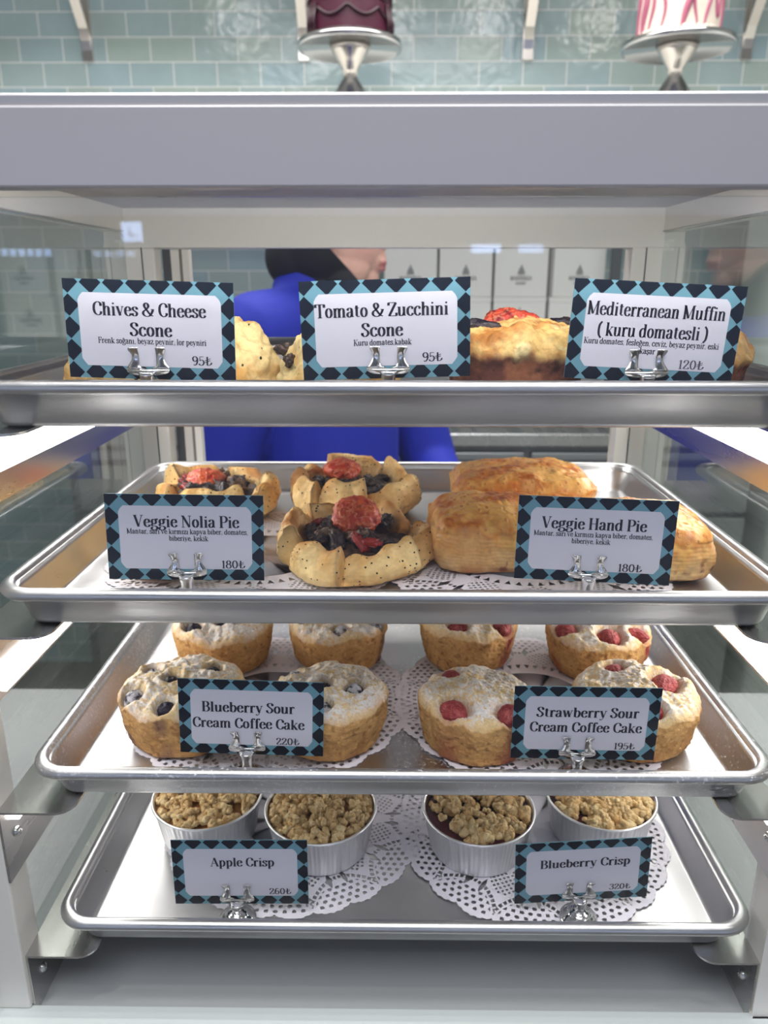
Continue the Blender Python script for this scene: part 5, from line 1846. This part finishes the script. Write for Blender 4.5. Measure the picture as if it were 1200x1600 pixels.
# ------------------------------------------------------------------ the shop front behind the viewer, seen only as reflections in the pane
b = MB()
b.box(-2.3, 2.3, -2.475, -2.455, 1.655, 1.775)
wo = b.build('window_1', emit('transom_daylight', (0.50, 0.62, 1.0), 2.2))
wo['kind'] = 'structure'
b = MB()
for z in (1.635, 1.775):
    b.box(-2.3, 2.3, -2.48, -2.45, z, z + 0.02)
wf = b.build('trim_1', M['gasket']); wf['kind'] = 'structure'
b = MB(); b.box(-2.3, 2.3, -2.49, -2.45, 1.795, 2.9); o = b.build('wall_front', plain('front_wall_paint', lin(120, 124, 132), 0.6)); o['kind'] = 'structure'


def light_box(x0, x1, z0, z1, strength, label, mark=False):
    cx_ = (x0 + x1) / 2
    t_ = empty('backlit_sign', (cx_, -2.462, z0))
    tag(t_, label, 'sign', 'small lit signs of the shop front')
    b = MB(); b.box((x0 - x1) / 2 - .006, (x1 - x0) / 2 + .006, -0.02, 0.0, -.006, z1 - z0 + .006, 0, 0.002); b.build('housing', M['gasket'], t_)
    b = MB(); b.box((x0 - x1) / 2, (x1 - x0) / 2, 0.0, 0.004, 0, z1 - z0, 0, 0.001); b.build('lit_face', emit('lit_face', (0.42, 0.60, 1.0), strength), t_)
    for xx in ((x0 - x1) / 2 + .006, (x1 - x0) / 2 - .006):
        b = MB(); b.tube([(xx, -0.008, z1 - z0), (xx, -0.008, 1.637 - z0)], 0.0012, 6); b.build('hanger', M['gasket'], t_)
    if mark:
        b = MB(); b.box(-.012, -.004, 0.004, 0.006, .018, .052); b.box(-.012, .022, 0.004, 0.006, .018, .026); b.build('mark', M['gasket'], t_)


light_box(-1.100, -1.020, 1.556, 1.630, 22, 'small square blue lit sign in the shop front, mirrored in the glass', True)
for k in range(6):
    light_box(-1.605 + k * 0.036, -1.582 + k * 0.036, 1.500, 1.528, 16, 'small blue lamp of the left row mirrored in the glass')
for k in range(4):
    light_box(-1.225 + k * 0.046, -1.193 + k * 0.046, 1.498, 1.520, 10, 'small dim lamp of the row under the square sign')
light_box(0.318, 0.438, 1.512, 1.545, 20, 'wide lit panel mirrored left of the boxes’ pole')
light_box(0.510, 0.610, 1.512, 1.545, 16, 'shorter lit panel mirrored nearest the rack pole')

# ------------------------------------------------------------------ neighbours outside the side glass
t = empty('steel_cabinet', (-0.86, 0.66, 0.893))
tag(t, 'dark grey steel cabinet beyond the left glass side', 'cabinet')
b = MB(); b.box(-0.33, 0.33, -0.20, 0.20, 0, 0.44, 0, 0.004); b.build('body', M['cabinet_dark'], t)
b = MB(); b.box(-0.335, 0.335, -0.21, 0.205, 0.44, 0.452, 0, 0.002); b.build('top', M['steel'], t)
t = empty('white_cabinet', (0.93, 0.70, 0.893))
tag(t, 'pale cabinet beyond the right glass side', 'cabinet')
b = MB(); b.box(-0.33, 0.33, -0.22, 0.18, 0, 0.60, 0, 0.004); b.build('body', plain('pale_green_cabinet', lin(214, 224, 214), 0.4), t)
b = MB(); b.box(-0.395, 0.335, -0.23, 0.185, 0.60, 0.615, 0, 0.002); b.build('top', M['cabinet_white'], t)
b = MB(); b.box(-0.388, -0.376, -0.15, 0.17, 0.593, 0.5995); b.build('light_strip', emit('neighbour_led', (1, 0.97, 0.93), 12.0), t)
t = empty('tall_fridge', (1.45, 2.0, 0))
tag(t, 'white tall fridge against the back wall at the right', 'fridge')
b = MB(); b.box(-0.42, 0.42, -0.35, 0.35, 0.06, 1.75, 0, 0.006); b.build('body', M['cabinet_white'], t)
b = MB(); b.box(-0.40, 0.40, -0.375, -0.351, 0.12, 1.70, 0, 0.006); b.build('door', M['cabinet_white'], t)
b = MB(); b.box(-0.40, 0.40, -0.33, 0.33, 0, 0.06); b.build('plinth', M['gasket'], t)
